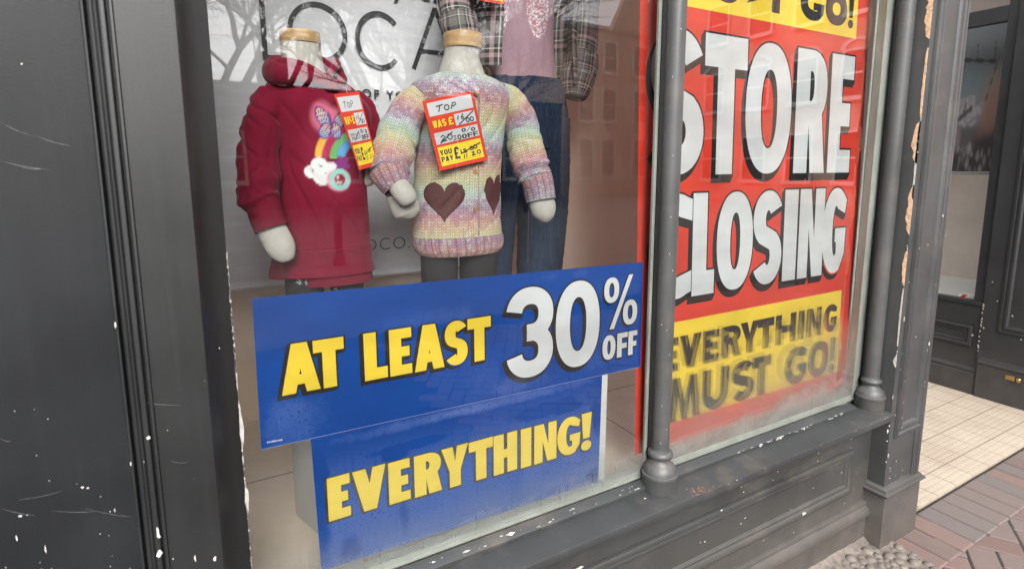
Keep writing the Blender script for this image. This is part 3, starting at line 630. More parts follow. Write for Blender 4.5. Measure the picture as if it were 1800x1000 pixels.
class Lettering:
    """face + dark outline that falls away to lower left, on a surface given by place(x, z, proud) -> 3D point"""
    def __init__(s, place): s.mb = MB(); s.place = place; s.lift = 0
    def poly(s, outer, holes, proud, mi):
        loops = [outer] + holes; P = [p for L in loops for p in L]; tri = tessellate_polygon([[Vector((x, z, 0)) for x, z in L] for L in loops])
        s.mb.add([s.place(x, z, proud) for x, z in P], [tuple(t) for t in tri], mi)
    def letter(s, ch, x0, x1, z0, z1, sv, sh, face=0, dark=1, out=0.0, drop=(0, 0), shear=0.0):
        for (o_, hs) in glyph(ch, x1 - x0, z1 - z0, sv, sh):
            f = lambda L: [(x0 + x + shear * z, z0 + z) for x, z in L]
            o2, h2 = f(o_), [f(q) for q in hs]; s.lift += 1; e = .00002 * (s.lift % 12)
            s.poly(o2, h2, .0009 + e, face)
            if dark is not None:
                O, Hh = offset_poly(o2, out), [offset_poly(q, -out) for q in h2]
                s.poly(O, Hh, .0006 + e, dark)
                dx, dz = drop
                if dx or dz:
                    s.poly([(x + dx, z + dz) for x, z in O], [[(x + dx, z + dz) for x, z in q] for q in Hh], .0003 + e, dark)
                    for L in [O] + Hh:
                        n = len(L); V = [s.place(x, z, .0006 + e) for x, z in L] + [s.place(x + dx, z + dz, .0003 + e) for x, z in L]
                        s.mb.add(V, [(i, (i + 1) % n, n + (i + 1) % n, n + i) for i in range(n)], dark)
    def line(s, pts, t, proud=.001, mi=0):
        """pen line"""
        P = []
        for i in range(len(pts) - 1):
            k = max(1, int(math.dist(pts[i], pts[i + 1]) / (t * 1.5))); P += [(pts[i][0] + (pts[i + 1][0] - pts[i][0]) * j / k, pts[i][1] + (pts[i + 1][1] - pts[i][1]) * j / k) for j in range(k)]
        P.append(pts[-1]); o_ = stroke(P, t, t); n = len(P); s.lift += 1; e = .00002 * (s.lift % 12)
        s.mb.add([s.place(x, z, proud + e) for x, z in o_], [(i, i + 1, 2 * n - 2 - i, 2 * n - 1 - i) for i in range(n - 1)], mi)
    def build(s, name, mats, parent): return s.mb.build(name, mats, parent)

# printed paper, with the mist that has crept between paper and glass
def paper(name, c, haze=0.0, zr=(0, 0), blot=(), rough=.38, hcol=(.12, .19, .47), speck=1.0, side=None):
    m, nt, b = base_mat(name); P = pos(nt); xyz = nd(nt, "ShaderNodeSeparateXYZ", {0: P})
    col = mix(nt, sstep(nt, nse(nt, scl(nt, P, (3, 1, 7)), 1.0, 3.0), .3, .7), tuple(x * .86 for x in c), tuple(min(1, x * 1.1) for x in c))
    k = None
    if haze:
        x, z = xyz.outputs[0], xyz.outputs[2]
        k = mth(nt, 'MULTIPLY', sstep(nt, z, zr[1], zr[0]), 1.0) if zr != (0, 0) else 0.0
        k = k if not isinstance(k, float) else mth(nt, 'MULTIPLY', z, 0.0)
        warp = mth(nt, 'MULTIPLY', mth(nt, 'SUBTRACT', nse(nt, P, 16.0, 5.0, .65), .5), 1.7)
        for (bx, bz, rx, rz, s_) in blot:                       # s_>0 mist patch, s_<0 dry patch
            dx = mth(nt, 'DIVIDE', mth(nt, 'SUBTRACT', x, bx), rx); dz = mth(nt, 'DIVIDE', mth(nt, 'SUBTRACT', z, bz), rz)
            d = mth(nt, 'ADD', mth(nt, 'SQRT', mth(nt, 'ADD', mth(nt, 'MULTIPLY', dx, dx), mth(nt, 'MULTIPLY', dz, dz))), warp)
            f = sstep(nt, d, 1.25, .35)
            k = mth(nt, 'ADD', k, mth(nt, 'MULTIPLY', f, s_), clamp=True)
        fine = sstep(nt, nse(nt, P, 520.0, 2.0), .36, .66)
        v = nd(nt, "ShaderNodeTexVoronoi", {"Scale": 150.0}); nt.links.new(P, v.inputs["Vector"]); rc = nd(nt, "ShaderNodeSeparateColor", {0: v.outputs["Color"]})
        drop = mth(nt, 'MULTIPLY', mth(nt, 'LESS_THAN', v.outputs["Distance"], mth(nt, 'MULTIPLY', rc.outputs[0], .42)), mth(nt, 'GREATER_THAN', rc.outputs[1], .42))
        run = sstep(nt, nse(nt, scl(nt, P, (150, 150, 9)), 1.0, 2.0), .56, .70)
        k = mth(nt, 'MULTIPLY', k, mth(nt, 'MULTIPLY_ADD', fine, .55, .45)); k = mth(nt, 'MULTIPLY', k, mth(nt, 'MULTIPLY_ADD', drop, -.75 * speck, 1.0)); k = mth(nt, 'MULTIPLY', k, mth(nt, 'MULTIPLY_ADD', run, -.35 * speck, 1.0))
        k = mth(nt, 'MULTIPLY', k, haze, clamp=True)
        col = mix(nt, k, col, hcol)
    nt.links.new(col, b.inputs["Base Color"]); b.inputs["Roughness"].default_value = rough; b.inputs["Specular IOR Level"].default_value = .06
    bump(nt, b, nse(nt, scl(nt, P, (7, 1, 12)), 1.0, 2.0), .25, .01)
    return m

BLUE, YEL, WHT, BLK, RED = (.0, .050, .27), (.78, .56, .045), (.60, .61, .62), (.018, .017, .017), (.62, .050, .030)
def poster(name, label, corners, place, group=None):
    """corners: outline [(x,z)] of the sheet; returns its Empty"""
    xs = [c[0] for c in corners]; zs = [c[1] for c in corners]; c = place(sum(xs) / len(xs), min(zs), 0)
    return thing(name, label, 'poster', c, group)
def sheet(name, corners, place, mat_, parent, th=.0006, nx=40, nz_=14):
    (ax, az), (bx, bz), (cx_, cz_), (dx, dz) = corners            # BL BR TR TL
    V = []; 
    for lay in (0.0, -th):
        for i in range(nx + 1):
            for j in range(nz_ + 1):
                s, t = i / nx, j / nz_; x = (ax * (1 - s) + bx * s) * (1 - t) + (dx * (1 - s) + cx_ * s) * t; z = (az * (1 - s) + bz * s) * (1 - t) + (dz * (1 - s) + cz_ * s) * t
                V.append(place(x, z, lay))
    n = (nx + 1) * (nz_ + 1); F = []
    for lay in (0, 1):
        for i in range(nx):
            for j in range(nz_):
                q = [lay * n + a for a in (i * (nz_ + 1) + j, (i + 1) * (nz_ + 1) + j, (i + 1) * (nz_ + 1) + j + 1, i * (nz_ + 1) + j + 1)]; F.append(q if lay == 0 else q[::-1])
    return obj(name, V, F, mat_, parent, smooth=True)

# blue banner: AT LEAST 30% OFF
pl1 = lambda x, z, p: (x, 1.1265 - p, z)
c1_ = [(.060, .947), (1.049, .932), (1.047, 1.236), (.063, 1.253)]
s1 = poster('sale_banner', 'long blue banner reading AT LEAST 30% OFF stuck inside the left pane', c1_, pl1)
bl1 = ((.13, .985, .06, .05, .75), (.105, 1.02, .03, .04, .5), (.42, 1.165, .10, .022, .35), (.50, 1.16, .02, .03, .3), (.62, .962, .05, .03, .9), (.55, .99, .05, .05, .35), (.68, .965, .08, .025, .5), (.66, 1.10, .06, .05, .22), (.83, 1.225, .03, .012, .5), (.74, 1.225, .03, .012, .35), (.95, 1.03, .05, .07, .22), (.88, .98, .05, .03, .4))
B1 = paper('blue_print', BLUE, .42, (0, 0), bl1); Y1 = paper('yellow_print', YEL, .25, (0, 0), bl1, hcol=(.55, .5, .25)); K1 = paper('black_print', BLK, .45, (0, 0), bl1, hcol=(.10, .12, .2)); W1 = paper('white_print', WHT, .1, (0, 0), bl1, hcol=(.6, .62, .7))
sheet('sheet', c1_, pl1, B1, s1)
mb = MB(); mb.add([pl1(.060, .9468, .0003), pl1(1.049, .9318, .0003), pl1(1.049, .9334, .0003), pl1(.060, .9484, .0003)], [(0, 1, 2, 3)]); mb.build('paper_edge', paper('cut_edge', (.16, .22, .42)), s1)
L = Lettering(pl1)
for (ch, x0, x1) in (('A', .104, .178), ('T', .167, .228), ('L', .269, .319), ('E', .324, .374), ('A', .380, .451), ('S', .453, .510), ('T', .510, .571)):
    t = (x0 - .1) / .47; L.letter(ch, x0, x1, 1.0495 - .0075 * t, 1.153 - .0045 * t, .0265, .0225, 0, 1, .0034, (-.0062, -.0058))
for (ch, x0, x1) in (('3', .613, .749), ('0', .757, .898)): L.letter(ch, x0, x1, .975, 1.2065, .044, .043, 2, 1, .0042, (-.0075, -.0085))
L.letter('o', .912, .963, 1.134, 1.204, .0165, .0150, 2, 1, .0022, (-.0045, -.0040)); L.letter('/', .933, 1.012, 1.060, 1.206, .0150, .01, 2, 1, .0022, (-.0045, -.0040)); L.letter('o', .979, 1.030, 1.064, 1.135, .0165, .0150, 2, 1, .0022, (-.0045, -.0040))
for (ch, x0, x1) in (('O', .910, .955), ('F', .961, .998), ('F', 1.001, 1.033)): L.letter(ch, x0, x1, .975, 1.044, .0165, .0145, 2, 1, .0020, (-.0035, -.0035))
for k, wd in enumerate((.004, .003, .004, .002, .004, .004, .005, .003)):   # minute print run in the corner
    L.letter('EAHIEANE'[k], .071 + k * .0036, .071 + k * .0036 + .0028, .958 - k * .0002, .9615 - k * .0002, .0009, .0009, 2, None)
L.build('lettering', [Y1, K1, W1], s1)

# lower blue banner: EVERYTHING!
pl2 = lambda x, z, p: (x, 1.1290 - p, z)
c2_ = [(.159, .640), (.908, .622), (.914, .940), (.153, .955)]
s2 = poster('sale_banner', 'lower blue banner reading EVERYTHING! with misty lower half, under the long banner', c2_, pl2)
bl2 = ((.22, .66, .03, .04, -.9), (.165, .75, .02, .25, -.9), (.37, .874, .09, .012, -.8), (.33, .860, .03, .014, -.7), (.73, .874, .10, .02, -.8), (.90, .81, .025, .06, -.8), (.895, .645, .03, .022, -1.0), (.80, .862, .05, .016, -.6), (.345, .70, .012, .05, -.5), (.62, .925, .25, .014, .7), (.40, .925, .2, .014, .5), (.165, .635, .03, .03, -1))
B2 = paper('blue_print_misty', BLUE, .80, (.76, .93), bl2, speck=1.0); Y2 = paper('yellow_print_misty', YEL, .38, (.80, .93), bl2, hcol=(.72, .66, .33), speck=.4); K2 = paper('black_print_misty', BLK, .75, (.82, .93), bl2, hcol=(.16, .17, .17))
sheet('sheet', c2_, pl2, B2, s2)
mb = MB(); V = [pl2(.9125, .941, -.0012), pl2(.934, .940, -.0012), pl2(.930, .622, -.0012), pl2(.9065, .623, -.0012)]; mb.add(V, [(0, 1, 2, 3)]); mb.build('paper_backing', paper('white_edge', (.62, .63, .60)), s2)
L = Lettering(pl2)
for (ch, x0, x1) in (('E', .180, .227), ('V', .233, .306), ('E', .312, .362), ('R', .372, .439), ('Y', .439, .508), ('T', .510, .575), ('H', .577, .644), ('I', .655, .686), ('N', .695, .764), ('G', .767, .842), ('!', .845, .880)):
    t = (x0 - .18) / .68; L.letter(ch, x0, x1, .749 - .022 * t, .8475 - .012 * t, .0285, .0225, 0, 1, .0030, (-.0028, -.0022))
L.build('lettering', [Y2, K2], s2)

# tall red poster hanging inside, behind the column
YP = lambda z: 1.1515 + .027 * (z - .62)
plp = lambda x, z, p: (x, YP(z) - p, z)
cp_ = [(1.063, .646), (2.168, .644), (2.166, 2.55), (1.063, 2.55)]
s3 = poster('sale_poster', 'tall red STORE CLOSING poster with yellow bands, behind the right pane and column', cp_, plp)
def translucent(m, c, f):
    nt = m.node_tree; o_ = nt.nodes["Material Output"]; b = nt.nodes["Principled BSDF"]; t = nd(nt, "ShaderNodeBsdfTranslucent", {"Color": (*c, 1)})
    nt.links.new(nd(nt, "ShaderNodeMixShader", {0: f, 1: b.outputs[0], 2: t.outputs[0]}).outputs[0], o_.inputs[0]); return m
RP, YR, WR, KR = paper('red_print', RED, rough=.45), paper('yellow_print_poster', YEL, rough=.45), paper('white_print_poster', WHT, rough=.4), paper('black_print_poster', BLK, rough=.45)
sheet('sheet', cp_, plp, translucent(paper('red_print_sheet', (.74, .06, .036), rough=.45), (.9, .30, .18), .22), s3, nx=24, nz_=30)
L = Lettering(plp)
for (z0, z1) in ((.712, 1.030), (1.950, 2.33)): L.poly([(1.138, z0), (2.088, z0), (2.088, z1), (1.138, z1)], [], .0004, 2)
for (ch, x0, x1) in (('S', 1.105, 1.318), ('T', 1.318, 1.506), ('O', 1.504, 1.733), ('R', 1.757, 1.933), ('E', 1.951, 2.089)): L.letter(ch, x0, x1, 1.4735, 1.887, .074 if ch != 'E' else .070, .082, 0, 1, .0062, (-.013, -.020))
for (ch, x0, x1) in (('C', 1.118, 1.280), ('L', 1.283, 1.381), ('O', 1.390, 1.561), ('S', 1.562, 1.713), ('I', 1.722, 1.795), ('N', 1.806, 1.951), ('G', 1.944, 2.090)): L.letter(ch, x0, x1, 1.102, 1.418, .062, .066, 0, 1, .0058, (-.012, -.018))
for zo, rows in ((0, 0), (1.238, 1)):
    for (ch, x0, x1) in (('E', 1.168, 1.232), ('V', 1.238, 1.333), ('E', 1.340, 1.413), ('R', 1.425, 1.520), ('Y', 1.516, 1.612), ('T', 1.604, 1.691), ('H', 1.699, 1.815), ('I', 1.829, 1.863), ('N', 1.877, 1.966), ('G', 1.980, 2.066)): L.letter(ch, x0, x1, .877 + zo, .983 + zo, .034, .026, 1, None)
    for (ch, x0, x1) in (('M', 1.192, 1.333), ('U', 1.342, 1.466), ('S', 1.479, 1.593), ('T', 1.582, 1.682), ('G', 1.757, 1.889), ('O', 1.897, 2.023), ('!', 2.031, 2.064)): L.letter(ch, x0, x1, .713 + zo + (.03 if rows else 0), .853 + zo, .040, .034, 1, None)
L.build('lettering', [WR, KR, YR], s3)

# ------------------------------------------------------------------ cloth materials
def fleece(name, usecol=True, c=(.2, .01, .03)):
    m, nt, b = base_mat(name); P = pos(nt); uv = nd(nt, "ShaderNodeUVMap").outputs[0]
    col = nd(nt, "ShaderNodeAttribute", attribute_name="Col").outputs["Color"] if usecol else None
    f = nse(nt, P, 700.0, 2.0); g = nse(nt, P, 9.0, 3.0)
    a = mth(nt, 'MULTIPLY_ADD', f, .35, .82); a = mth(nt, 'MULTIPLY', a, mth(nt, 'MULTIPLY_ADD', g, .3, .85))
    cc = nd(nt, "ShaderNodeVectorMath", {1: a}, operation='MULTIPLY')
    if usecol: nt.links.new(col, cc.inputs[0])
    else: cc.inputs[0].default_value = c
    nt.links.new(cc.outputs[0], b.inputs["Base Color"]); b.inputs["Roughness"].default_value = .95; b.inputs["Specular IOR Level"].default_value = .15
    b.inputs["Sheen Weight"].default_value = .12; b.inputs["Sheen Roughness"].default_value = .4
    bump(nt, b, mth(nt, 'ADD', mth(nt, 'MULTIPLY', f, .2), mth(nt, 'MULTIPLY', nse(nt, scl(nt, P, (1, 1, .45)), 42.0, 3.0), 1.0)), .42, .007); return m
def rib(name, c, per=.0032):
    m, nt, b = base_mat(name); uv = nd(nt, "ShaderNodeUVMap").outputs[0]; x = nd(nt, "ShaderNodeSeparateXYZ", {0: uv}).outputs[0]
    s = mth(nt, 'ABSOLUTE', mth(nt, 'SUBTRACT', mth(nt, 'FRACT', mth(nt, 'DIVIDE', x, per)), .5))
    k = mth(nt, 'MULTIPLY_ADD', s, .55, .72); cc = nd(nt, "ShaderNodeVectorMath", {0: c, 1: k}, operation='MULTIPLY'); nt.links.new(cc.outputs[0], b.inputs["Base Color"])
    b.inputs["Roughness"].default_value = .95; b.inputs["Specular IOR Level"].default_value = .15; bump(nt, b, s, .5, .0015); return m
STR = [(0, (.42, .54, .49)), (.10, (.46, .54, .40)), (.24, (.58, .55, .31)), (.36, (.62, .50, .31)), (.48, (.60, .37, .28)), (.60, (.52, .26, .28)), (.72, (.38, .23, .31)), (.84, (.38, .31, .41)), (.93, (.52, .56, .56))]
def knit(name, per, off, cols=.0098, rows=.0078, ribbed=False):
    """stocking stitch: columns of little V stitches, dyed in soft stripes"""
    m, nt, b = base_mat(name); uv = nd(nt, "ShaderNodeUVMap").outputs[0]; xy = nd(nt, "ShaderNodeSeparateXYZ", {0: uv}); x, y = xy.outputs[0], xy.outputs[1]
    u = mth(nt, 'DIVIDE', x, cols); ui = mth(nt, 'FLOOR', u); s = mth(nt, 'ABSOLUTE', mth(nt, 'SUBTRACT', mth(nt, 'FRACT', u), .5))
    v = mth(nt, 'SUBTRACT', mth(nt, 'DIVIDE', y, rows), mth(nt, 'MULTIPLY', s, 1.5)); vi = mth(nt, 'FLOOR', v); t = mth(nt, 'ABSOLUTE', mth(nt, 'SUBTRACT', mth(nt, 'FRACT', v), .5))
    hgt = mth(nt, 'MULTIPLY', sstep(nt, t, .5, .12), sstep(nt, s, .5, .30)); hgt = mth(nt, 'MULTIPLY', hgt, sstep(nt, s, .0, .10))
    cell = nd(nt, "ShaderNodeCombineXYZ", {0: ui, 1: vi}); wn = nd(nt, "ShaderNodeTexWhiteNoise", noise_dimensions='2D'); nt.links.new(cell.outputs[0], wn.inputs["Vector"])
    wnv = wn.outputs["Value"]
    ph = mth(nt, 'ADD', mth(nt, 'DIVIDE', mth(nt, 'ADD', y, off), per), mth(nt, 'MULTIPLY', mth(nt, 'SUBTRACT', wnv, .5), .13)); ph = mth(nt, 'FRACT', ph)
    cr = nd(nt, "ShaderNodeValToRGB", {0: ph}); e = cr.color_ramp.elements; e[0].color = (*STR[0][1], 1); e[1].position = 1.0; e[1].color = (*STR[0][1], 1)
    for p_, c_ in STR[1:]: q = e.new(p_); q.color = (*c_, 1)
    fleck = mix(nt, mth(nt, 'MULTIPLY', sstep(nt, nd(nt, "ShaderNodeSeparateColor", {0: wn.outputs["Color"]}).outputs[1],   .35, 1.0), .50), cr.outputs[0], (.64, .60, .54))
    k = mth(nt, 'MULTIPLY_ADD', hgt, .46, .72)
    if ribbed:
        rb = mth(nt, 'ABSOLUTE', mth(nt, 'SUBTRACT', mth(nt, 'FRACT', mth(nt, 'DIVIDE', x, cols * 2)), .5)); k = mth(nt, 'MULTIPLY', k, mth(nt, 'MULTIPLY_ADD', sstep(nt, rb, .5, .25), .35, .65))
    cc = nd(nt, "ShaderNodeVectorMath", {0: fleck, 1: k}, operation='MULTIPLY'); nt.links.new(cc.outputs[0], b.inputs["Base Color"])
    b.inputs["Roughness"].default_value = .9; b.inputs["Specular IOR Level"].default_value = .2; b.inputs["Sheen Weight"].default_value = .1
    bump(nt, b, hgt, .75, .0022); return m
def denim(name):
    m, nt, b = base_mat(name); P = pos(nt); uv = nd(nt, "ShaderNodeUVMap").outputs[0]; xy = nd(nt, "ShaderNodeSeparateXYZ", {0: uv})
    tw = mth(nt, 'ABSOLUTE', mth(nt, 'SUBTRACT', mth(nt, 'FRACT', mth(nt, 'MULTIPLY', mth(nt, 'ADD', xy.outputs[0], xy.outputs[1]), 420.0)), .5))
    slub = nse(nt, scl(nt, P, (260, 260, 14)), 1.0, 3.0); fade = nse(nt, scl(nt, P, (6, 6, 2.2)), 1.0, 3.0)
    col = mix(nt, mth(nt, 'MULTIPLY', sstep(nt, fade, .38, .75), .75), (.007, .015, .036), (.030, .058, .105)); col = mix(nt, mth(nt, 'MULTIPLY', sstep(nt, slub, .45, .75), .5), col, (.06, .09, .13))
    nt.links.new(mix(nt, mth(nt, 'MULTIPLY', tw, .5), col, (.006, .012, .03)), b.inputs["Base Color"]); b.inputs["Roughness"].default_value = .9; b.inputs["Specular IOR Level"].default_value = .15
    bump(nt, b, mth(nt, 'ADD', mth(nt, 'MULTIPLY', tw, .2), nse(nt, P, 30.0, 3.0)), .3, .004); return m
def plaid(name, ux=.105, vy=.12, offx=0.0, offy=0.0):
    m, nt, b = base_mat(name); uv = nd(nt, "ShaderNodeUVMap").outputs[0]; xy = nd(nt, "ShaderNodeSeparateXYZ", {0: uv})
    def bands(c, per, off):
        f = mth(nt, 'FRACT', mth(nt, 'DIVIDE', mth(nt, 'ADD', c, off), per)); r = nd(nt, "ShaderNodeValToRGB", {0: f}); r.color_ramp.interpolation = 'CONSTANT'; e = r.color_ramp.elements
        e[0].color = (.16, .15, .145, 1); e[1].position = .30; e[1].color = (.03, .028, .028, 1)
        for p_, c_ in ((.42, (.42, .30, .30)), (.53, (.05, .048, .046)), (.62, (.55, .53, .50)), (.65, (.05, .048, .046)), (.74, (.17, .16, .15)), (.90, (.52, .50, .48)), (.93, (.10, .09, .09))): q = e.new(p_); q.color = (*c_, 1)
        return r.outputs[0]
    th = mth(nt, 'GREATER_THAN', mth(nt, 'FRACT', mth(nt, 'MULTIPLY', mth(nt, 'ADD', xy.outputs[0], xy.outputs[1]), 500.0)), .5)
    a, c = bands(xy.outputs[0], ux, offx), bands(xy.outputs[1], vy, offy); col = mix(nt, mth(nt, 'MULTIPLY_ADD', th, .12, .42), a, c)
    nt.links.new(col, b.inputs["Base Color"]); b.inputs["Roughness"].default_value = .9; b.inputs["Specular IOR Level"].default_value = .15
    bump(nt, b, nse(nt, pos(nt), 45.0, 3.0), .3, .005); return m
def cloth(name, c, rough=.85, fine=600.0, amt=.25):
    m, nt, b = base_mat(name); P = pos(nt); f = nse(nt, P, fine, 2.0); cc = nd(nt, "ShaderNodeVectorMath", {0: c, 1: mth(nt, 'MULTIPLY_ADD', f, amt, 1 - amt / 2)}, operation='MULTIPLY'); nt.links.new(cc.outputs[0], b.inputs["Base Color"])
    b.inputs["Roughness"].default_value = rough; b.inputs["Specular IOR Level"].default_value = .2; bump(nt, b, nse(nt, P, 35.0, 3.0), .25, .004); return m
CR = (.175, .0065, .026)
M['hood'] = fleece('crimson_fleece'); M['hood_plain'] = fleece('crimson_fleece_plain', False, CR); M['hood_rib'] = rib('crimson_rib', (.20, .012, .034))
M['knit_body'] = knit('rainbow_knit_body', .157, .0); M['knit_arm'] = knit('rainbow_knit_sleeve', .150, .0); M['knit_rib'] = knit('rainbow_knit_rib', .12, .02, ribbed=True)
M['knit_cuff'] = knit('rainbow_knit_cuff', .30, .17, ribbed=True); M['knit_hem'] = knit('rainbow_knit_hem', .20, .10, ribbed=True)
M['denim'] = denim('dark_denim'); M['plaid'] = plaid('plaid_flannel', .115, .13, .02, .03); M['plaid_arm'] = plaid('plaid_flannel_sleeve', .10, .105, .03, .02); M['plaid_cuff'] = plaid('plaid_flannel_cuff', .085, .07, .05, .045)
M['pinktop'] = fleece('dusky_pink_jersey'); M['charcoal'] = cloth('charcoal_leggings', (.028, .027, .030))
M['heart'] = cloth('maroon_sequin_knit', (.088, .034, .034), .6, 260.0, .9); M['button'] = plain('wooden_button', (.45, .24, .09), .4, .2, 200)

def fold(V, N, f):
    """push vertices along normals by f(i, k, p) given in metres"""
    nr, ns = V.shape[:2]
    for i in range(nr):
        for k in range(ns):
            V[i, k] += N[i, k] * f(i / (nr - 1), k / ns * 2 * math.pi, V[i, k])
    return V
def neck_and_cap(parent, capL, capR, capT, capB, rowsN, Y0, nm='neck'):
    V, N, vs = loft(rowsN, Y0, 26, 40, .92, 2.0); skin(nm, (V, N, vs), M['plaster_white'], parent, (False, True))
    a, b_ = aY(capL, (capT + capB) / 2, Y0), aY(capR, (capT + capB) / 2, Y0); c = (a + b_) / 2; r = (b_ - a).length / 2 * .97; t = aY((capL + capR) / 2, capT, Y0).z; bt = aY((capL + capR) / 2, capB, Y0).z
    mb = MB(); mb.lathe((c.x, c.y), [(r * .985, bt), (r, bt + .002), (r, t - .004), (r * .985, t - .001), (r * .93, t), (0.001, t)], 48); smooth_by_angle(mb.build('neck_cap', M['wood'], parent), 40)
def mitt(name, pts, radii, parent, sq=.72):
    V, N, vs = tube(pts, radii, 26, 28, sq); return skin(name, (V, N, vs), M['plaster_white'], parent, (True, True))
def arm(name, path, Ys, rpx, mat_, parent, nr=70, ns=72, wr=.004, seed=0, sq=.9, caps=(False, False), freq=26.0, bunch=None, ridge=0.0):
    pts = [aY(u, v, y) for (u, v), y in zip(path, Ys)]; radii = [r * pxs(p) for r, p in zip(rpx, pts)]
    V, N, vs = tube(pts, radii, nr, ns, sq)
    def f(t, a, p):
        d = -ridge * (1 - min(1, 5 * abs(nz(p[0] * 9 + seed * 3.1, p[1] * 9, p[2] * 15 + p[0] * 8)))) ** 2
        d += wr * (nz(p[0] * freq + seed, p[1] * freq, p[2] * freq * 1.3) + .5 * nz(p[0] * freq * 2.3, p[1] * freq * 2.3 + seed, p[2] * freq * 2.6))
        if bunch: 
            for (tc, wd, am) in bunch: d += am * math.exp(-((t - tc - .03 * math.sin(a * 2 + seed)) / wd) ** 2)
        return d
    V = fold(V, N, f); return skin(name, (V, N, vs), mat_, parent, caps, ulen=2 * math.pi * float(np.mean(radii)))

# ------------------------------------------------------------------ mannequin in the crimson hoodie
Y1m = 1.42
m1 = thing('mannequin', 'headless child mannequin in a crimson hoodie with butterfly and rainbow print', 'mannequin', tuple(aZ(575, 560, .86)))
m1.location = (.31, Y1m, .86); WORG[m1.name] = Vector(m1.location)
neck_and_cap(m1, 490.5, 563.5, 57.5, 78, [(505, 580, 160), (504, 577, 140), (498, 571, 120), (495, 568, 105), (493, 565.5, 90), (492, 564, 78)], Y1m)
rows = [(498, 660, 478), (497, 655, 462), (496, 654, 440), (495, 652, 425), (492, 650, 395), (488, 649, 350), (485, 648, 300), (483, 650, 255), (480, 655, 220), (475, 654, 190), (475, 638, 168, .58), (484, 620, 150, .58), (500, 602, 138, .62), (510, 592, 131, .7)]
V, N, vs = loft(rows, Y1m, 210, 330, .60, 2.25)
def f1(t, a, p):
    d = .0055 * nz(p[0] * 10, p[1] * 10, p[2] * 7) + .0022 * nz(p[0] * 26 + 5, p[1] * 26, p[2] * 15)
    d += .0045 * max(0, nz(p[0] * 9 + 2, 1.3, p[2] * 22)) * ease(.18, .02, t)                     # bunching over the hem
    d -= .005 * (1 - min(1, 6 * abs(nz(p[0] * 5 + 9, p[1] * 5, p[2] * 8 + p[0] * 12)))) ** 2 * ease(.2, .3, t)
    d -= .0022 * math.exp(-((t - .195) / .006) ** 2)                                            # hem seam
    return float(d)
V = fold(V, N, f1)
# the print: butterfly, rainbow, cloud, daisy and ring, laid on the cloth straight from the front
def flat(u, v): p = aY(u, v, Y1m - .078); return p.x, p.z
XZ = V.reshape(-1, 3)[:, [0, 2]]; front = (N.reshape(-1, 3)[:, 1] < -.05)
colr = np.tile(np.array(CR), (len(XZ), 1)).astype(float)
def lay(mask, c): 
    mk = np.clip(mask, 0, 1)[:, None] * front[:, None]; colr[:] = colr * (1 - mk) + np.array(c) * mk
S0 = flat(600, 250)[0] - flat(599, 250)[0]                                                        # metres per photo pixel on the chest
def ell(u, v, ru, rv, ang=0.0, soft=1.2):
    cx_, cz_ = flat(u, v); dx, dz = (XZ[:, 0] - cx_) / S0, -(XZ[:, 1] - cz_) / S0; c, s = math.cos(ang), math.sin(ang); x, y = dx * c + dz * s, -dx * s + dz * c
    d = (np.sqrt((x / ru) ** 2 + (y / rv) ** 2) - 1) * min(ru, rv); return ease(soft, -soft, d), x, y
def band_arc(u, v, r0, r1, a0, a1, soft=1.5):
    cx_, cz_ = flat(u, v); dx, dz = (XZ[:, 0] - cx_) / S0, (XZ[:, 1] - cz_) / S0; r = np.hypot(dx, dz); a = np.degrees(np.arctan2(dz, dx))
    return ease(r0 - soft, r0 + soft, r) * ease(r1 + soft, r1 - soft, r) * ((a > a0) & (a < a1))
glow = (.62, .16, .24)
k, x, y = ell(598, 262, 62, 92, 0, 14); lay(k * .16, (.40, .05, .10))
for (u, v, ru, rv) in ((568, 205, 20, 27), (598, 216, 22, 28), (585, 212, 24, 22)): k, x, y = ell(u, v, ru, rv, 0, 5); lay(k * .8, glow)
lay(band_arc(634, 281, 66, 78, 95, 176, 2), (.78, .42, .07)); lay(band_arc(634, 281, 53, 66, 90, 176, 3) * .9, (.48, .03, .12))
lay(band_arc(634, 281, 40, 53, 85, 176, 2), (.16, .46, .14)); lay(band_arc(634, 281, 26, 41, 85, 170, 3), (.12, .36, .66))
def wing(u, v, ru, rv, ang):
    k, x, y = ell(u, v, ru, rv, ang, .8); lay(k, (.16, .045, .22)); k, x, y = ell(u, v, ru * .80, rv * .82, ang, .8); g = np.clip(.5 + y / (2 * rv), 0, 1)[:, None]
    c = (1 - g) * np.array((.80, .50, .16)) + g * np.array((.10, .36, .72)); mk = (k * (np.abs(np.sin(x * .75 + y * .15)) > .42))[:, None] * front[:, None]; colr[:] = colr * (1 - mk) + c * mk
wing(569, 207, 11, 22, -.50); wing(573, 230, 11, 15, .35); wing(600, 211, 11, 20, .60); wing(592, 230, 10, 16, -.25)
k, x, y = ell(582, 214, 2.2, 16, -.15); lay(k, (.12, .04, .18))
for (u, v, r) in ((550, 302, 12), (563, 290, 14), (580, 302, 17), (569, 312, 15), (588, 297, 12), (592, 306, 10), (557, 306, 10)): k, x, y = ell(u, v, r, r * .95); lay(k, (.72, .72, .71))
for (u, v, a0, a1) in ((547, 301, 150, 250), (566, 287, 30, 120), (579, 308, 220, 330)): lay(band_arc(u, v, 4.2, 6.0, a0 - 180, a1 - 180, .7), (.16, .14, .16))
for q in range(6): a = q * math.pi / 3 + .3; k, x, y = ell(604 + 8 * math.cos(a), 289 + 8 * math.sin(a), 7.5, 4.2, a, .7); k2, x, y = ell(604 + 8 * math.cos(a), 289 + 8 * math.sin(a), 5.2, 2.3, a, .7); lay(k, (.20, .04, .26)); lay(k2 * .8, (.26, .05, .12))
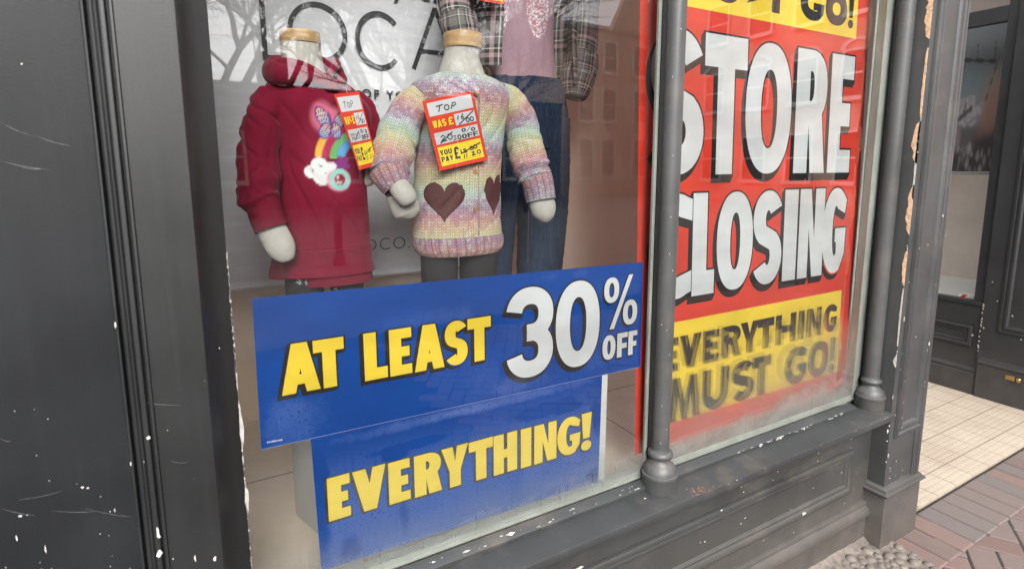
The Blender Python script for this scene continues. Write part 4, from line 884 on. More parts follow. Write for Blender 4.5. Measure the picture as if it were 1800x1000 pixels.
for q in (0,): k, x, y = ell(598, 317, 22, 20, 0, 2.5); lay(k, (.72, .28, .36)); k, x, y = ell(602, 309, 15, 12, 0, 1); lay(k * .0, glow)
lay(band_arc(600, 316, 11, 19, -181, 181, 1.2), (.26, .56, .50)); k, x, y = ell(600, 316, 9.5, 10); lay(k, (.24, .02, .04)); k, x, y = ell(596, 312, 2.4, 3); lay(k, (.6, .58, .56)); lay(band_arc(600, 316, 5, 8.5, -160, -60, .8), (.5, .6, .56))
hd = skin('hoodie', (V, N, vs), M['hood'], m1, (False, False), col=colr)
# ribbed hem with a side slit, longer at the back
V, N, vs = loft([(527, 657, 495, .60), (524, 656, 484, .60), (514, 654, 462, .60), (499, 653, 436, .60)], Y1m - .004, 20, 200, .60, 2.25); V[:, :, 2] += 0; skin('hem_band', (V, N, vs), M['hood_rib'], hd, ulen=.62)
V, N, vs = loft([(474, 600, 484, .5), (475, 604, 470, .5), (482, 612, 440, .5)], Y1m + .03, 14, 120, .5, 2.25); skin('hem_band', (V, N, vs), M['hood_rib'], hd, ulen=.62)
arm('sleeve', [(494, 158), (472, 185), (458, 235), (454, 290), (456, 340), (463, 365)], [1.42, 1.415, 1.40, 1.385, 1.365, 1.355], [21, 30, 32, 33, 34, 29], M['hood_plain'], hd, 150, 120, .006, 3, .95, freq=17, ridge=.006, bunch=[(.88, .035, .005), (.74, .05, .003), (.28, .05, .002)])
arm('cuff', [(461, 352), (466, 372), (478, 402)], [1.36, 1.352, 1.342], [30, 28.5, 29], M['hood_rib'], hd, 20, 72, .001, 4, .9)
mitt('hand', [aY(u, v, y) for u, v, y in ((470, 385, 1.35), (482, 412, 1.338), (496, 438, 1.33), (506, 455, 1.327), (508, 459, 1.326))], [.028, .0325, .0305, .017, .004], m1, .62)
arm('sleeve', [(618, 172), (636, 196), (645, 235), (646, 272), (643, 300)], [1.42, 1.43, 1.44, 1.43, 1.42], [20, 25, 28, 26, 22], M['hood_plain'], hd, 60, 60, .004, 8, .9)
mitt('hand', [aY(u, v, y) for u, v, y in ((654, 292, 1.42), (644, 310, 1.41), (640, 322, 1.40), (639, 326, 1.40))], [.02, .026, .018, .004], m1, .7)
# hood lying round the neck, edges crossing at the front
pts = [aY(u, v, y) for u, v, y in ((582, 150, 1.350), (556, 140, 1.350), (524, 131, 1.356), (498, 132, 1.375), (486, 128, 1.415), (492, 122, 1.47), (530, 116, 1.50), (570, 120, 1.49), (592, 130, 1.45), (600, 142, 1.40), (592, 150, 1.362), (574, 153, 1.348))]
V, N, vs = tube(pts, [.008, .015, .022, .027, .030, .032, .032, .024, .018, .014, .011, .007], 120, 44, 1.0); V = fold(V, N, lambda t, a, p: .0045 * nz(p[0] * 22, p[1] * 22, p[2] * 30)); skin('hood', (V, N, vs), M['hood_plain'], hd, (True, True))
pts = [aY(u, v, y) for u, v, y in ((580, 143, 1.345), (563, 132, 1.345), (540, 121, 1.352), (515, 114, 1.362), (495, 112, 1.385), (488, 113, 1.43), (505, 110, 1.48), (540, 108, 1.50))]
V, N, vs = tube(pts, [.005, .0085, .012, .0135, .0135, .013, .012, .01], 80, 28, 1.0); skin('hood', (V, N, vs), M['hood_plain'], hd, (True, True))
pts = [aY(u, v, y) for u, v, y in ((571, 146, 1.346), (577, 135, 1.352), (586, 122, 1.372), (592, 114, 1.41), (588, 108, 1.46))]
V, N, vs = tube(pts, [.004, .007, .009, .010, .010], 50, 24, 1.0); skin('hood', (V, N, vs), M['hood_plain'], hd, (True, True))
# leggings printed with scattered motifs
m, nt, b = base_mat('printed_leggings'); P = pos(nt); v = nd(nt, "ShaderNodeTexVoronoi", {"Scale": 46.0}); wob = nd(nt, "ShaderNodeVectorMath", {0: P, 1: scl(nt, nd(nt, "ShaderNodeTexNoise", {"Scale": 60.0}).outputs[1], (.02, .02, .02))}, operation='ADD'); nt.links.new(wob.outputs[0], v.inputs["Vector"])
rc = nd(nt, "ShaderNodeSeparateColor", {0: v.outputs["Color"]}); k = mth(nt, 'MULTIPLY', mth(nt, 'LESS_THAN', v.outputs["Distance"], .30), mth(nt, 'GREATER_THAN', rc.outputs[0], .66))
ring = mth(nt, 'MULTIPLY', k, mth(nt, 'GREATER_THAN', v.outputs["Distance"], .17)); cr = nd(nt, "ShaderNodeValToRGB", {0: rc.outputs[1]}); cr.color_ramp.interpolation = 'CONSTANT'; e = cr.color_ramp.elements; e[0].color = (.42, .42, .40, 1); e[1].position = .45; e[1].color = (.35, .06, .10, 1)
for p_, c_ in ((.6, (.12, .30, .18)), (.75, (.10, .08, .35)), (.88, (.5, .42, .12))): q = e.new(p_); q.color = (*c_, 1)
nt.links.new(mix(nt, ring, (.012, .012, .013), cr.outputs[0]), b.inputs["Base Color"]); b.inputs["Roughness"].default_value = .85; M['leg_print'] = m
lg = None
for (u0, u1, v0, u2, u3, v1) in ((498, 572, 440, 512, 566, 690), (580, 642, 440, 582, 632, 690)):
    V, N, vs = loft([(u2, u3, v1), ((u0 + u2) / 2, (u1 + u3) / 2, (v0 + v1) / 2), (u0, u1, v0)], Y1m + .005, 40, 44, .95, 2.0); V = fold(V, N, lambda t, a, p: .002 * nz(p[0] * 30, p[1] * 30, p[2] * 20)); o = skin('leggings', (V, N, vs), M['leg_print'], m1, (True, True))

# ------------------------------------------------------------------ mannequin in the rainbow cardigan
Y2m = 1.40
m2 = thing('mannequin', 'headless child mannequin in a pastel striped knitted cardigan with two maroon hearts', 'mannequin', (.63, Y2m, .86))
neck_and_cap(m2, 781.5, 844.5, 60, 86.5, [(772, 858, 160), (769, 856, 148), (770, 853, 134), (773, 849, 120), (777, 844.5, 108), (780.5, 843, 96), (782, 843.5, 86)], Y2m)
rows = [(740, 874, 438), (734, 880, 430), (728, 882, 416), (727, 881, 395), (728, 880, 360), (729, 881, 320), (731, 884, 280), (734, 888, 240), (733, 892, 210), (727, 897, 185), (722, 897, 165, .60), (732, 886, 148, .60), (750, 872, 139, .64), (764, 859, 133, .72), (774, 850, 131, .80)]
V, N, vs = loft(rows, Y2m, 150, 260, .60, 2.2)
def f2(t, a, p):
    d = .0045 * nz(p[0] * 12, p[1] * 12, p[2] * 9) - .004 * (1 - min(1, 6 * abs(nz(p[0] * 6 + 4, p[1] * 6, p[2] * 9 - p[0] * 9)))) ** 2 + .0012 * nz(p[0] * 40 + 5, p[1] * 40, p[2] * 30)
    return float(d)
V = fold(V, N, f2)
cd = skin('cardigan', (V, N, vs), M['knit_body'], m2, ulen=.64)
V, N, vs = loft([(741, 876, 444, .6), (733, 884, 436, .6), (728.5, 886, 424, .6), (728, 884, 412, .6)], Y2m - .002, 16, 200, .61, 2.2); V = fold(V, N, lambda t, a, p: .0022 * math.sin(a * 60) * .5 + .002 * nz(p[0] * 30, p[1] * 30, 4)); skin('hem_band', (V, N, vs), M['knit_hem'], cd, ulen=.64)
# neckband, placket, buttons, hearts
cN = aY(813, 137, Y2m); pts = [cN + Vector((.0665 * math.cos(t), .052 * math.sin(t) - .004, .015 * math.sin(t))) for t in np.linspace(-math.pi / 2, 1.5 * math.pi, 25)]
V, N, vs = tube(pts, [.0072] * 25, 100, 20, 1.0); skin('neckband', (V, N, vs), M['knit_cuff'], cd, ulen=.05)
from mathutils.bvhtree import BVHTree
bpy.context.view_layer.update()
def bvh_of(o): me = o.data; off = WORG.get(o.name, Vector()); return BVHTree.FromPolygons([tuple(v.co + off) for v in me.vertices], [tuple(p.vertices) for p in me.polygons])
BV2 = bvh_of(cd)
def onto(bv, u, v, lift): 
    d = ray(u, v).normalized(); h = bv.ray_cast(CAM, d)
    if h[0] is None: return None
    n = h[1] if h[1].dot(d) < 0 else -h[1]; return h[0] + n * lift, n
def patch(name, bv, outline, mat_, parent, lift=.0016, res=26):
    """cloth shape worn on the body: a fan of rings from its middle out to the outline, draped on the garment"""
    cu = sum(p[0] for p in outline) / len(outline); cv = sum(p[1] for p in outline) / len(outline); V = []; n = len(outline); K = 10; ok = []
    for j in range(1, K + 1):
        for (u, v) in outline:
            t = j / K; q = onto(bv, cu + (u - cu) * t, cv + (v - cv) * t, lift * (1 if j < K else -.4)); ok.append(q is not None); V.append(q[0] if q else Vector((0, 0, 0)))
    F = [tuple(range(n))[::-1]] + [(j * n + k, j * n + (k + 1) % n, (j + 1) * n + (k + 1) % n, (j + 1) * n + k) for j in range(K - 1) for k in range(n)]
    F = [f for f in F if all(ok[i] for i in f)]; return obj(name, V, F, mat_, parent, smooth=True)
def heart(cu, cv, hw, hh, skew=0.0, n=48):
    out = []
    for k in range(n):
        t = 2 * math.pi * k / n; x = 16 * math.sin(t) ** 3; y = 13 * math.cos(t) - 5 * math.cos(2 * t) - 2 * math.cos(3 * t) - math.cos(4 * t); out.append((cu + hw * x / 16, cv - hh * (y + 2.5) / 14.5 + skew * x / 16))
    return out
patch('heart_patch', BV2, heart(781, 357, 38, 37), M['heart'], cd)
patch('heart_patch', BV2, heart(868, 345, 17, 37, -4), M['heart'], cd)
for (u, v) in ((835, 164), (836, 301), (835, 368), (830, 429)):
    q = onto(BV2, u, v, .0015 if v > 170 else .006)
    if q:
        c, n = q; e1 = n.cross(Vector((0, 0, 1))).normalized(); e2 = n.cross(e1); V = []; pr = [(.0, .0030), (.0018, .0030), (.0024, .0036), (.0048, .0040), (.0058, .0034), (.0060, .0018), (.0056, .0)]; ns = 20
        for r, h in pr: V += [c + n * h + (e1 * math.cos(2 * math.pi * k / ns) + e2 * math.sin(2 * math.pi * k / ns)) * r for k in range(ns)]
        mbv = MB(); mbv.add(V, grid_faces(len(pr), ns)); 
        for (ax, ay) in ((.0012, .0012), (-.0012, .0012), (.0012, -.0012), (-.0012, -.0012)):
            mbv.add([c + n * .0033 + e1 * (ax + .0006 * math.cos(a)) + e2 * (ay + .0006 * math.sin(a)) for a in (0, 1.57, 3.14, 4.71)], [(0, 1, 2, 3)], 1)
        mbv.build('button', [M['button'], M['black']], cd, smooth=True)
m_, nt_, b_ = None, None, None
pl = [onto(BV2, u, v, .0012) for u, v in [(841.5, 166 + 9.6 * i) for i in range(29)]]; pl = [q[0] for q in pl if q]
V, N, vs = tube(pl, [.0016] * len(pl), 80, 8); skin('placket', (V, N, vs), M['knit_cuff'], cd, ulen=.01)
arm('sleeve', [(756, 166), (730, 186), (709, 216), (696, 250), (688, 283), (686, 306)], [1.40, 1.395, 1.385, 1.365, 1.34, 1.325], [26, 32, 36, 37, 34, 33], M['knit_arm'], cd, 120, 110, .0045, 1, .95, freq=18, ridge=.005, bunch=[(.60, .03, -.005), (.68, .04, .004), (.93, .04, .005)])
arm('cuff', [(683, 298), (690, 315), (699, 333)], [1.328, 1.316, 1.303], [35, 31, 25], M['knit_cuff'], cd, 24, 80, .0028, 2, .95, freq=30)
mitt('hand', [aY(u, v, y) for u, v, y in ((697, 338, 1.325), (708, 358, 1.325), (717, 372, 1.322), (721, 381, 1.32), (722, 385, 1.32))], [.030, .036, .036, .022, .004], m2, .8)
mitt('thumb', [aY(u, v, y) for u, v, y in ((694, 318, 1.303), (704, 332, 1.286), (715, 347, 1.276), (722, 356, 1.272), (724, 359, 1.271))], [.022, .0265, .0255, .018, .004], m2, .9)
arm('sleeve', [(872, 164), (903, 188), (917, 222), (923, 258), (933, 292), (941, 312)], [1.40, 1.41, 1.41, 1.40, 1.385, 1.375], [24, 28, 31, 33, 31, 29], M['knit_arm'], cd, 120, 100, .0045, 6, .95, freq=18, ridge=.005, bunch=[(.45, .03, -.003), (.80, .035, .007), (.88, .02, -.004), (.96, .03, .006)])
arm('cuff', [(939, 302), (946, 325), (951, 353)], [1.38, 1.37, 1.36], [28.5, 28, 26.5], M['knit_cuff'], cd, 24, 72, .0016, 7, .95, freq=30)
mitt('hand', [aY(u, v, y) for u, v, y in ((950, 340, 1.365), (954, 362, 1.36), (957, 378, 1.358), (958, 388, 1.357), (958, 391, 1.357))], [.034, .041, .034, .018, .004], m2, .75)
for (u0, u1, v0, u2, u3, v1) in ((738, 806, 425, 750, 802, 690), (807, 876, 425, 812, 862, 690)):
    V, N, vs = loft([(u2, u3, v1), ((u0 + u2) / 2, (u1 + u3) / 2, (v0 + v1) / 2), (u0, u1, v0)], Y2m + .005, 30, 40, .95, 2.0); skin('leggings', (V, N, vs), M['charcoal'], m2, (True, True))

# ------------------------------------------------------------------ taller mannequin behind: plaid shirt over a pink top, jeans
Y3m = 1.74
m3 = thing('mannequin', 'taller mannequin behind in open plaid shirt, pink top and dark jeans', 'mannequin', (.95, Y3m, .59))
def jl_(rows, seed):
    V, N, vs = loft(rows, Y3m, 110, 90, .9, 2.1)
    V = fold(V, N, lambda t, a, p: .006 * nz(p[0] * 9 + seed, p[1] * 9, p[2] * 6) + .004 * abs(nz(p[0] * 5 + seed, 2, p[2] * 26)) * 1.2); return V, N, vs
jn = skin('jeans', jl_([(905, 985, 720), (903, 988, 620), (908, 984, 520), (909, 990, 460), (911, 996, 400), (905, 999, 330), (893, 1001, 260), (880, 1001, 210)], 1), M['denim'], m3, (True, True))
skin('jeans', jl_([(832, 892, 720), (834, 895, 620), (836, 897, 520), (838, 903, 430), (838, 910, 350), (840, 925, 280), (845, 945, 215)], 5), M['denim'], m3, (True, True))
V, N, vs = loft([(838, 1000, 262), (836, 1002, 235), (842, 1000, 200), (850, 993, 165), (856, 985, 140)], Y3m, 50, 110, .62, 2.2); V = fold(V, N, lambda t, a, p: .003 * nz(p[0] * 12, p[1] * 12, p[2] * 12)); skin('jeans', (V, N, vs), M['denim'], m3, (False, True))
BV3 = bvh_of(jn)
V, N, vs = loft([(868, 982, 152), (868, 978, 120), (872, 974, 70), (874, 974, 20), (870, 980, -40), (868, 985, -110)], Y3m - .02, 130, 200, .55, 2.2)
V = fold(V, N, lambda t, a, p: .004 * nz(p[0] * 10, p[1] * 10, p[2] * 6) + .003 * nz(p[0] * 28, 3, p[2] * 6))
XZ = V.reshape(-1, 3)[:, [0, 2]]; front = (N.reshape(-1, 3)[:, 1] < .1); colr = np.tile(np.array((.31, .20, .24)), (len(XZ), 1)).astype(float)
def flat(u, v): p = aY(u, v, Y3m - .1); return p.x, p.z
S0 = flat(920, 50)[0] - flat(919, 50)[0]
spk = rng.random(len(XZ)); c3 = np.where(spk[:, None] > .72, np.array((.74, .70, .72)), np.where(spk[:, None] > .35, np.array((.42, .16, .22)), np.array((.30, .24, .27))))
for (u, v, ru, rv) in ((884, 5, 20, 50), (952, 5, 21, 52), (900, -50, 40, 40)): k, x, y = ell(u, v, ru, rv); mk = k[:, None] * front[:, None]; colr[:] = colr * (1 - mk) + c3 * mk
skin('pink_top', (V, N, vs), M['pinktop'], m3, (False, True), col=colr)
def panel_open(rowsL, seed, a0, a1):
    """open shirt front: part of a body ring between two angles"""
    V, N, vs = loft(rowsL, Y3m - .01, 60, 120, .62, 2.2); V = fold(V, N, lambda t, a, p: .005 * nz(p[0] * 9 + seed, p[1] * 9, p[2] * 6)); k0, k1 = int(a0 / 360 * 120), int(a1 / 360 * 120); idx = [k % 120 for k in range(k0, k1)]
    Vp = V[:, idx]; nr, ns = Vp.shape[:2]; F = [(i * ns + k, i * ns + k + 1, (i + 1) * ns + k + 1, (i + 1) * ns + k) for i in range(nr - 1) for k in range(ns - 1)]
    uv = [((vi % ns) * .0062, vs[vi // ns]) for f in F for vi in f]; o = obj('plaid_shirt', Vp.reshape(-1, 3), F, M['plaid'], m3, smooth=True, uv=uv)
    sm = o.modifiers.new('thick', 'SOLIDIFY'); sm.thickness = .003; return o
sh = panel_open([(820, 1020, 150), (822, 1018, 110), (828, 1016, 60), (826, 1022, 0), (822, 1040, -60), (820, 1045, -120)], 2, -52, 45)
panel_open([(826, 1006, 128), (826, 1008, 100), (828, 1014, 50), (826, 1022, 0), (822, 1040, -60), (820, 1045, -120)], 7, 90, 234)
arm('sleeve', [(1012, -90), (1022, -30), (1026, 20), (1024, 70), (1018, 118)], [1.74, 1.73, 1.72, 1.70, 1.68], [34, 31, 28, 27, 25], M['plaid_arm'], m3, 70, 60, .006, 4, .9, freq=12)
arm('cuff', [(1024, 96), (1019, 125), (1013, 150), (1010, 172)], [1.69, 1.685, 1.68, 1.675], [28, 32, 30, 21], M['plaid_cuff'], m3, 40, 60, .006, 9, .9, caps=(False, True), freq=16)
arm('sleeve', [(824, -100), (808, -50), (800, 0), (806, 50), (816, 90)], [1.72, 1.70, 1.68, 1.66, 1.65], [30, 30, 30, 30, 26], M['plaid_arm'], m3, 70, 60, .006, 14, .9, freq=12)
arm('cuff', [(806, 30), (810, 60), (818, 96)], [1.665, 1.655, 1.65], [34, 34, 28], M['plaid_cuff'], m3, 40, 60, .006, 19, .9, caps=(False, True), freq=16)
# jeans fly stitching and belt loop
mb = MB()
def stitch(path, bvset, r=.0007):
    pts = []
    for (u, v) in path:
        for bv in bvset:
            q = onto(bv, u, v, .0012)
            if q: pts.append(q[0]); break
    if len(pts) > 2:
        V, N, vs = tube(pts, [r] * len(pts), max(8, len(pts) * 3), 6); mb.add(V.reshape(-1, 3), grid_faces(*V.shape[:2]))
stitch([(930 - .012 * (v - 300) , v) for v in range(310, 470, 8)], [BV3])
stitch([(946 - .05 * (v - 200), v) for v in range(200, 330, 8)], [BV3])
if mb.V: mb.build('seam', plain('orange_thread', (.22, .15, .10), .8), jn)

# plinth the children stand on
mb = MB(); a = aZ(520, 905, .588); d1 = (aZ(560, 940, .588) - a).normalized(); d2 = Vector((d1.y * -1, d1.x, 0)); d2 = d2 if d2.x > 0 else -d2
pl_ = thing('plinth', 'pale grey display block under the child mannequins, behind the lower blue banner', 'plinth', tuple(a + d2 * .35 + d1 * .08))
pA = [a, a + d1 * .155, a + d1 * .155 + d2 * .72, a + d2 * .72]; bm = bmesh.new(); vb = [bm.verts.new((p.x, p.y, .5885)) for p in pA]; vt = [bm.verts.new((p.x, p.y, .86)) for p in pA]
for k in range(4): bm.faces.new((vb[k], vb[(k + 1) % 4], vt[(k + 1) % 4], vt[k]))
bm.faces.new(vt); bm.faces.new(vb[::-1]); bmesh.ops.recalc_face_normals(bm, faces=bm.faces); bmesh.ops.bevel(bm, geom=bm.edges[:], offset=.002, segments=2, affect='EDGES'); bm.verts.index_update()
obj('block', [v.co for v in bm.verts], [[v.index for v in f.verts] for f in bm.faces], M['plinth'], pl_); bm.free()

# ------------------------------------------------------------------ hanging grey banner with thin lettering
YB = 1.93
bn = thing('window_banner', 'grey hanging banner with thin black LOCAL lettering behind the mannequins', 'banner', (.42, YB, 1.1))
m, nt, b = base_mat('banner_cloth'); P = pos(nt); nt.links.new(mix(nt, sstep(nt, nse(nt, scl(nt, P, (8, 1, 40)), 1.0, 3.0), .3, .7), (.46, .46, .48), (.52, .52, .54)), b.inputs["Base Color"]); b.inputs["Roughness"].default_value = .6; bump(nt, b, nse(nt, scl(nt, P, (30, 1, 2)), 1.0, 2.0), .15, .01)
zb = 1.108; xr = .868; V = []; nx = 40; prof = [(YB, 2.54), (YB, 2.2), (YB, 1.6), (YB, zb + .03), (YB - .001, zb + .014), (YB - .008, zb + .006), (YB - .018, zb + .002), (YB - .026, zb + .006), (YB - .027, zb + .012)]
for i in range(nx + 1):
    for (y, z) in prof: V.append((-.0008 + (xr + .0) * i / nx + .002, y + .004 * math.sin(i * .35) * (z > zb + .02), z))
n = len(prof); o = obj('banner_sheet', V, [(i * n + j, (i + 1) * n + j, (i + 1) * n + j + 1, i * n + j + 1) for i in range(nx) for j in range(n - 1)], m, bn, smooth=True)
plb = lambda x, z, p: (x, YB - .006 - p, z); L = Lettering(plb); ink = plain('black_ink', (.014, .014, .015), .6)
def bx(u, v): p = aY(u, v, YB - .006); return p.x, p.z
def pen(pts, t): L.line([bx(*p) for p in pts], t, .001)
def circ(cu, cv, ru, rv, a0, a1, n=48): return [(cu + ru * math.cos(rad(a0 + (a1 - a0) * i / n)), cv + rv * math.sin(rad(a0 + (a1 - a0) * i / n))) for i in range(n + 1)]
W_ = .0155
def ringw(cu, cv, ru, rv, a0, a1):
    c = bx(cu, cv); rx = (bx(cu + ru, cv)[0] - bx(cu - ru, cv)[0]) / 2; rz = (bx(cu, cv - rv)[1] - bx(cu, cv + rv)[1]) / 2
    L.line([(c[0] + rx * math.cos(rad(a0 + (a1 - a0) * i / 60)), c[1] + rz * math.sin(rad(a0 + (a1 - a0) * i / 60))) for i in range(61)], W_, .001)
xL = bx(463, 50)[0]; zL = bx(466, 101)[1]; L.line([(xL, 2.08), (xL, zL)], W_); L.line([(xL - W_ / 2, zL), (xL + .15, zL)], W_)
ringw(559, 58, 48, 49, 0, 360); ringw(667, 72, 38, 47, 42, 318)
A0, A1, A2 = bx(727, 122), bx(764, 15), bx(802, 112); A2 = (2 * A1[0] - A0[0], A0[1]); L.line([A0, A1], W_); L.line([A1, A2], W_); q = .30; L.line([(A0[0] + (A1[0] - A0[0]) * q, A0[1] + (A1[1] - A0[1]) * q), (A2[0] + (A1[0] - A2[0]) * q, A0[1] + (A1[1] - A0[1]) * q)], W_ * .9)
def words(txt, u, v, hgt, space=1.25, wt=.0, name='lettering'):
    cu = bpy.data.curves.new('t', 'FONT'); cu.body = txt; cu.size = hgt / .72; cu.space_character = space; cu.offset = wt; to = bpy.data.objects.new('t', cu); COL.objects.link(to); bpy.context.view_layer.update()
    me = to.to_mesh(); p = bx(u, v); V = [plb(p[0] + q.co.x, p[1] + q.co.y, .0012) for q in me.vertices]; F = [tuple(f.vertices) for f in me.polygons]; L.mb.add(V, F, 0); wd = max(q.co.x for q in me.vertices); to.to_mesh_clear(); bpy.data.objects.remove(to); bpy.data.curves.remove(cu); return wd
words("OF YOUR", 636, 172, .0295, 1.35, .0012); words("SINCE 19", 520, 199, .0295, 1.35, .0012); words("MANDCO.COM", 561, 448, .046, 1.12, -.0012); words("your", 692, -6, .062, 1.1, .002)
L.build('lettering', [ink], bn)

# ------------------------------------------------------------------ red price tags
def price_tag(name, label, corners, Y, hand, dy=(0, 0, 0, 0)):
    TL, TR, BR, BL = [aY(u, v, Y + d) for (u, v), d in zip(corners, dy)]
    q = (TR - TL).cross(BL - TL); d_ = ray(*corners[2]); BR = CAM + d_ * ((TL - CAM).dot(q) / d_.dot(q))
    nrm = q.normalized(); nrm = nrm if nrm.y < 0 else -nrm
    t_ = thing(name, label, 'price tag', tuple((BL + BR) / 2)); W0, H0 = (TR - TL).length, (BL - TL).length
    def place(x, z, p):                                        # x right, z up in metres of the card, origin bottom left
        s, t = x / W0, 1 - z / H0; return (TL * (1 - s) + TR * s) * (1 - t) + (BL * (1 - s) + BR * s) * t + nrm * (p * .4)
    mb = MB(); P8 = [place(x, z, p) for p in (0, -.0012) for x, z in ((0, 0), (W0, 0), (W0, H0), (0, H0))]; mb.add(P8, [(0, 1, 2, 3), (7, 6, 5, 4), (0, 4, 5, 1), (1, 5, 6, 2), (2, 6, 7, 3), (3, 7, 4, 0)]); mb.build('card', TAGRED, t_)
    L = Lettering(place); R = lambda s0, s1, t0, t1, mi: L.poly([(s0 * W0, (1 - t1) * H0), (s1 * W0, (1 - t1) * H0), (s1 * W0, (1 - t0) * H0), (s0 * W0, (1 - t0) * H0)], [], .0004, mi)
    R(.065, .94, .045, .235, 0); R(.52, .94, .268, .43, 0); R(.065, .94, .470, .635, 0); R(.065, .94, .672, .945, 1)
    def word(txt, s0, s1, t0, t1, mi, bold=.36):
        n = len(txt); cw = (s1 - s0) * W0 / n
        for k, ch in enumerate(txt):
            if ch != ' ': wd = cw * (.55 if ch in 'I/' else .90); L.letter(ch, s0 * W0 + k * cw, s0 * W0 + k * cw + wd, (1 - t1) * H0, (1 - t0) * H0, wd * bold, (t1 - t0) * H0 * .22, mi, None)
    word('WAS', .085, .355, .30, .40, 1); word('£', .39, .495, .295, .40, 1); word('o', .60, .70, .485, .54, 2); L.letter('/', .69 * W0, .80 * W0, (1 - .55) * H0, (1 - .478) * H0, .015 * W0, .01, 2, None); word('o', .79, .89, .50, .555, 2); word('OFF', .58, .93, .565, .628, 2)
    word('YOU', .085, .33, .72, .795, 2); word('PAY', .085, .33, .815, .89, 2); word('£', .355, .475, .72, .89, 2)
    for strokes in hand:
        L.line([(s * W0, (1 - t) * H0) for s, t in strokes], W0 * .022, .0011, 2)
    L.line([(.17 * W0, .085 * H0), (.9 * W0, .085 * H0)], W0 * .008, .0011, 3); L.build('lettering', [TAGW, TAGY, TAGK, TAGG], t_)
    mid = (TL + TR) / 2 + nrm * .001; V, N, vs = tube([mid, mid + Vector((0, .012, .012)), mid + Vector((-.004, .03, .016))], [.0006] * 3, 10, 6); skin('tag_thread', (V, N, vs), M['bead'], t_); return t_
TAGRED, TAGW, TAGY, TAGK, TAGG = paper('tag_red', (.62, .060, .035), rough=.35), paper('tag_white', (.56, .56, .58), rough=.35), paper('tag_yellow', (.82, .62, .05), rough=.35), plain('tag_ink', (.022, .022, .026), .5), plain('tag_smallprint', (.35, .26, .05), .5)
def circle(s, t, rs, rt, a0=0, a1=360): return [(s + rs * math.cos(rad(a)), t + rt * math.sin(rad(a))) for a in np.linspace(a0, a1, 15)]
TOP = [[(.22, .115), (.36, .105)], [(.30, .11), (.25, .195)], circle(.42, .155, .045, .035), [(.50, .19), (.545, .11), (.60, .11), (.61, .14), (.535, .155)]]
WAS = [[(.60, .30), (.575, .355)], [(.70, .285), (.655, .33), (.66, .355), (.70, .355), (.70, .33), (.665, .33)], [(.58, .425), (.92, .275)], circle(.77, .385, .032, .028), circle(.855, .385, .032, .028)]
OFF20 = [[(.17, .545), (.22, .52), (.26, .545), (.16, .605), (.28, .60)], circle(.35, .56, .045, .038), [(.14, .625), (.42, .50)], [(.42, .565), (.47, .565), (.43, .59), (.47, .605), (.41, .622)], circle(.53, .595, .03, .028)]
PAY = [[(.50, .77), (.50, .82)], [(.54, .78), (.60, .775), (.59, .79), (.53, .825), (.62, .82)], circle(.72, .785, .035, .022), circle(.80, .775, .035, .024), [(.48, .83), (.92, .735)], [(.55, .85), (.53, .905)], [(.60, .845), (.58, .90)], [(.66, .885), (.665, .888)], [(.70, .85), (.76, .84), (.75, .86), (.69, .89), (.78, .885)], circle(.85, .86, .035, .024)]
price_tag('price_tag', 'red price tag with handwriting pinned on the rainbow cardigan, white and yellow boxes', [(742, 178), (831, 159), (857.5, 281), (773, 301)], 1.305, TOP + WAS + OFF20 + PAY, (0, .008, 0, -.01))
OFF30 = [[(.12, .53), (.19, .525), (.14, .56), (.19, .58), (.12, .61)], circle(.24, .565, .03, .04), [(.30, .545), (.36, .53), (.38, .555), (.28, .605), (.42, .595)], circle(.47, .56, .05, .038), [(.26, .62), (.54, .50)]]
price_tag('price_tag', 'slanting red price tag with handwriting hanging on the crimson hoodie', [(587, 166), (631.5, 161), (665, 290), (631, 299.5)], 1.325, TOP + WAS + OFF30 + PAY, (0, .02, .02, -.005))
price_tag('price_tag', 'red price tag cut off by the top of the picture, on the plaid shirt', [(826, -92), (886, -82), (887, 9), (826, -2)], 1.60, TOP + WAS, (0, 0, 0, 0))
price_tag('price_tag', 'small red price tag edge showing beside the cardigan shoulder, on the jeans', [(888, 152), (913, 160), (910, 192), (884, 184)], 1.605, [], (0, 0, 0, 0))

# ------------------------------------------------------------------ wall across the shop entrance (faces the lobby)
XF = 4.31
ew = thing('entrance_wall', 'dark grey panelled wall and window across the tiled shop entrance', 'entrance wall', (XF + .1, 1.5, 0))
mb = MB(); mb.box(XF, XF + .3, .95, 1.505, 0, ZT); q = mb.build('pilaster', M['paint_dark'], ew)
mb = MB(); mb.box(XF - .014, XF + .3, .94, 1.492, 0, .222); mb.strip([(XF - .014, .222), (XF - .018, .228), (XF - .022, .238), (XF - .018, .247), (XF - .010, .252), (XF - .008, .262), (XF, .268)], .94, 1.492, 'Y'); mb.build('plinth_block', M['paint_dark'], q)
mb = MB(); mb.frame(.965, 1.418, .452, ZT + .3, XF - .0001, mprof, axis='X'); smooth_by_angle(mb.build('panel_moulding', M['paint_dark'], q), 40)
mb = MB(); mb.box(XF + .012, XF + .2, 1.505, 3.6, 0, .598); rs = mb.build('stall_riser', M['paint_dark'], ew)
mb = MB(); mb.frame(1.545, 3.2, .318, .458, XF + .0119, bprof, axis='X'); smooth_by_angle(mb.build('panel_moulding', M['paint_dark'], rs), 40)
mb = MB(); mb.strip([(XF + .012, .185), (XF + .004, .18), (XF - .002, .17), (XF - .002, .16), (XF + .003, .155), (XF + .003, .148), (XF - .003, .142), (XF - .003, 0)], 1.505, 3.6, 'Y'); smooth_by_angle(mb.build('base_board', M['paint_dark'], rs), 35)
mb = MB(); mb.box(XF - .004, XF + .06, 1.5055, 3.6, .600, .626, bev=.002); mb.build('window_sill', M['black'], ew)
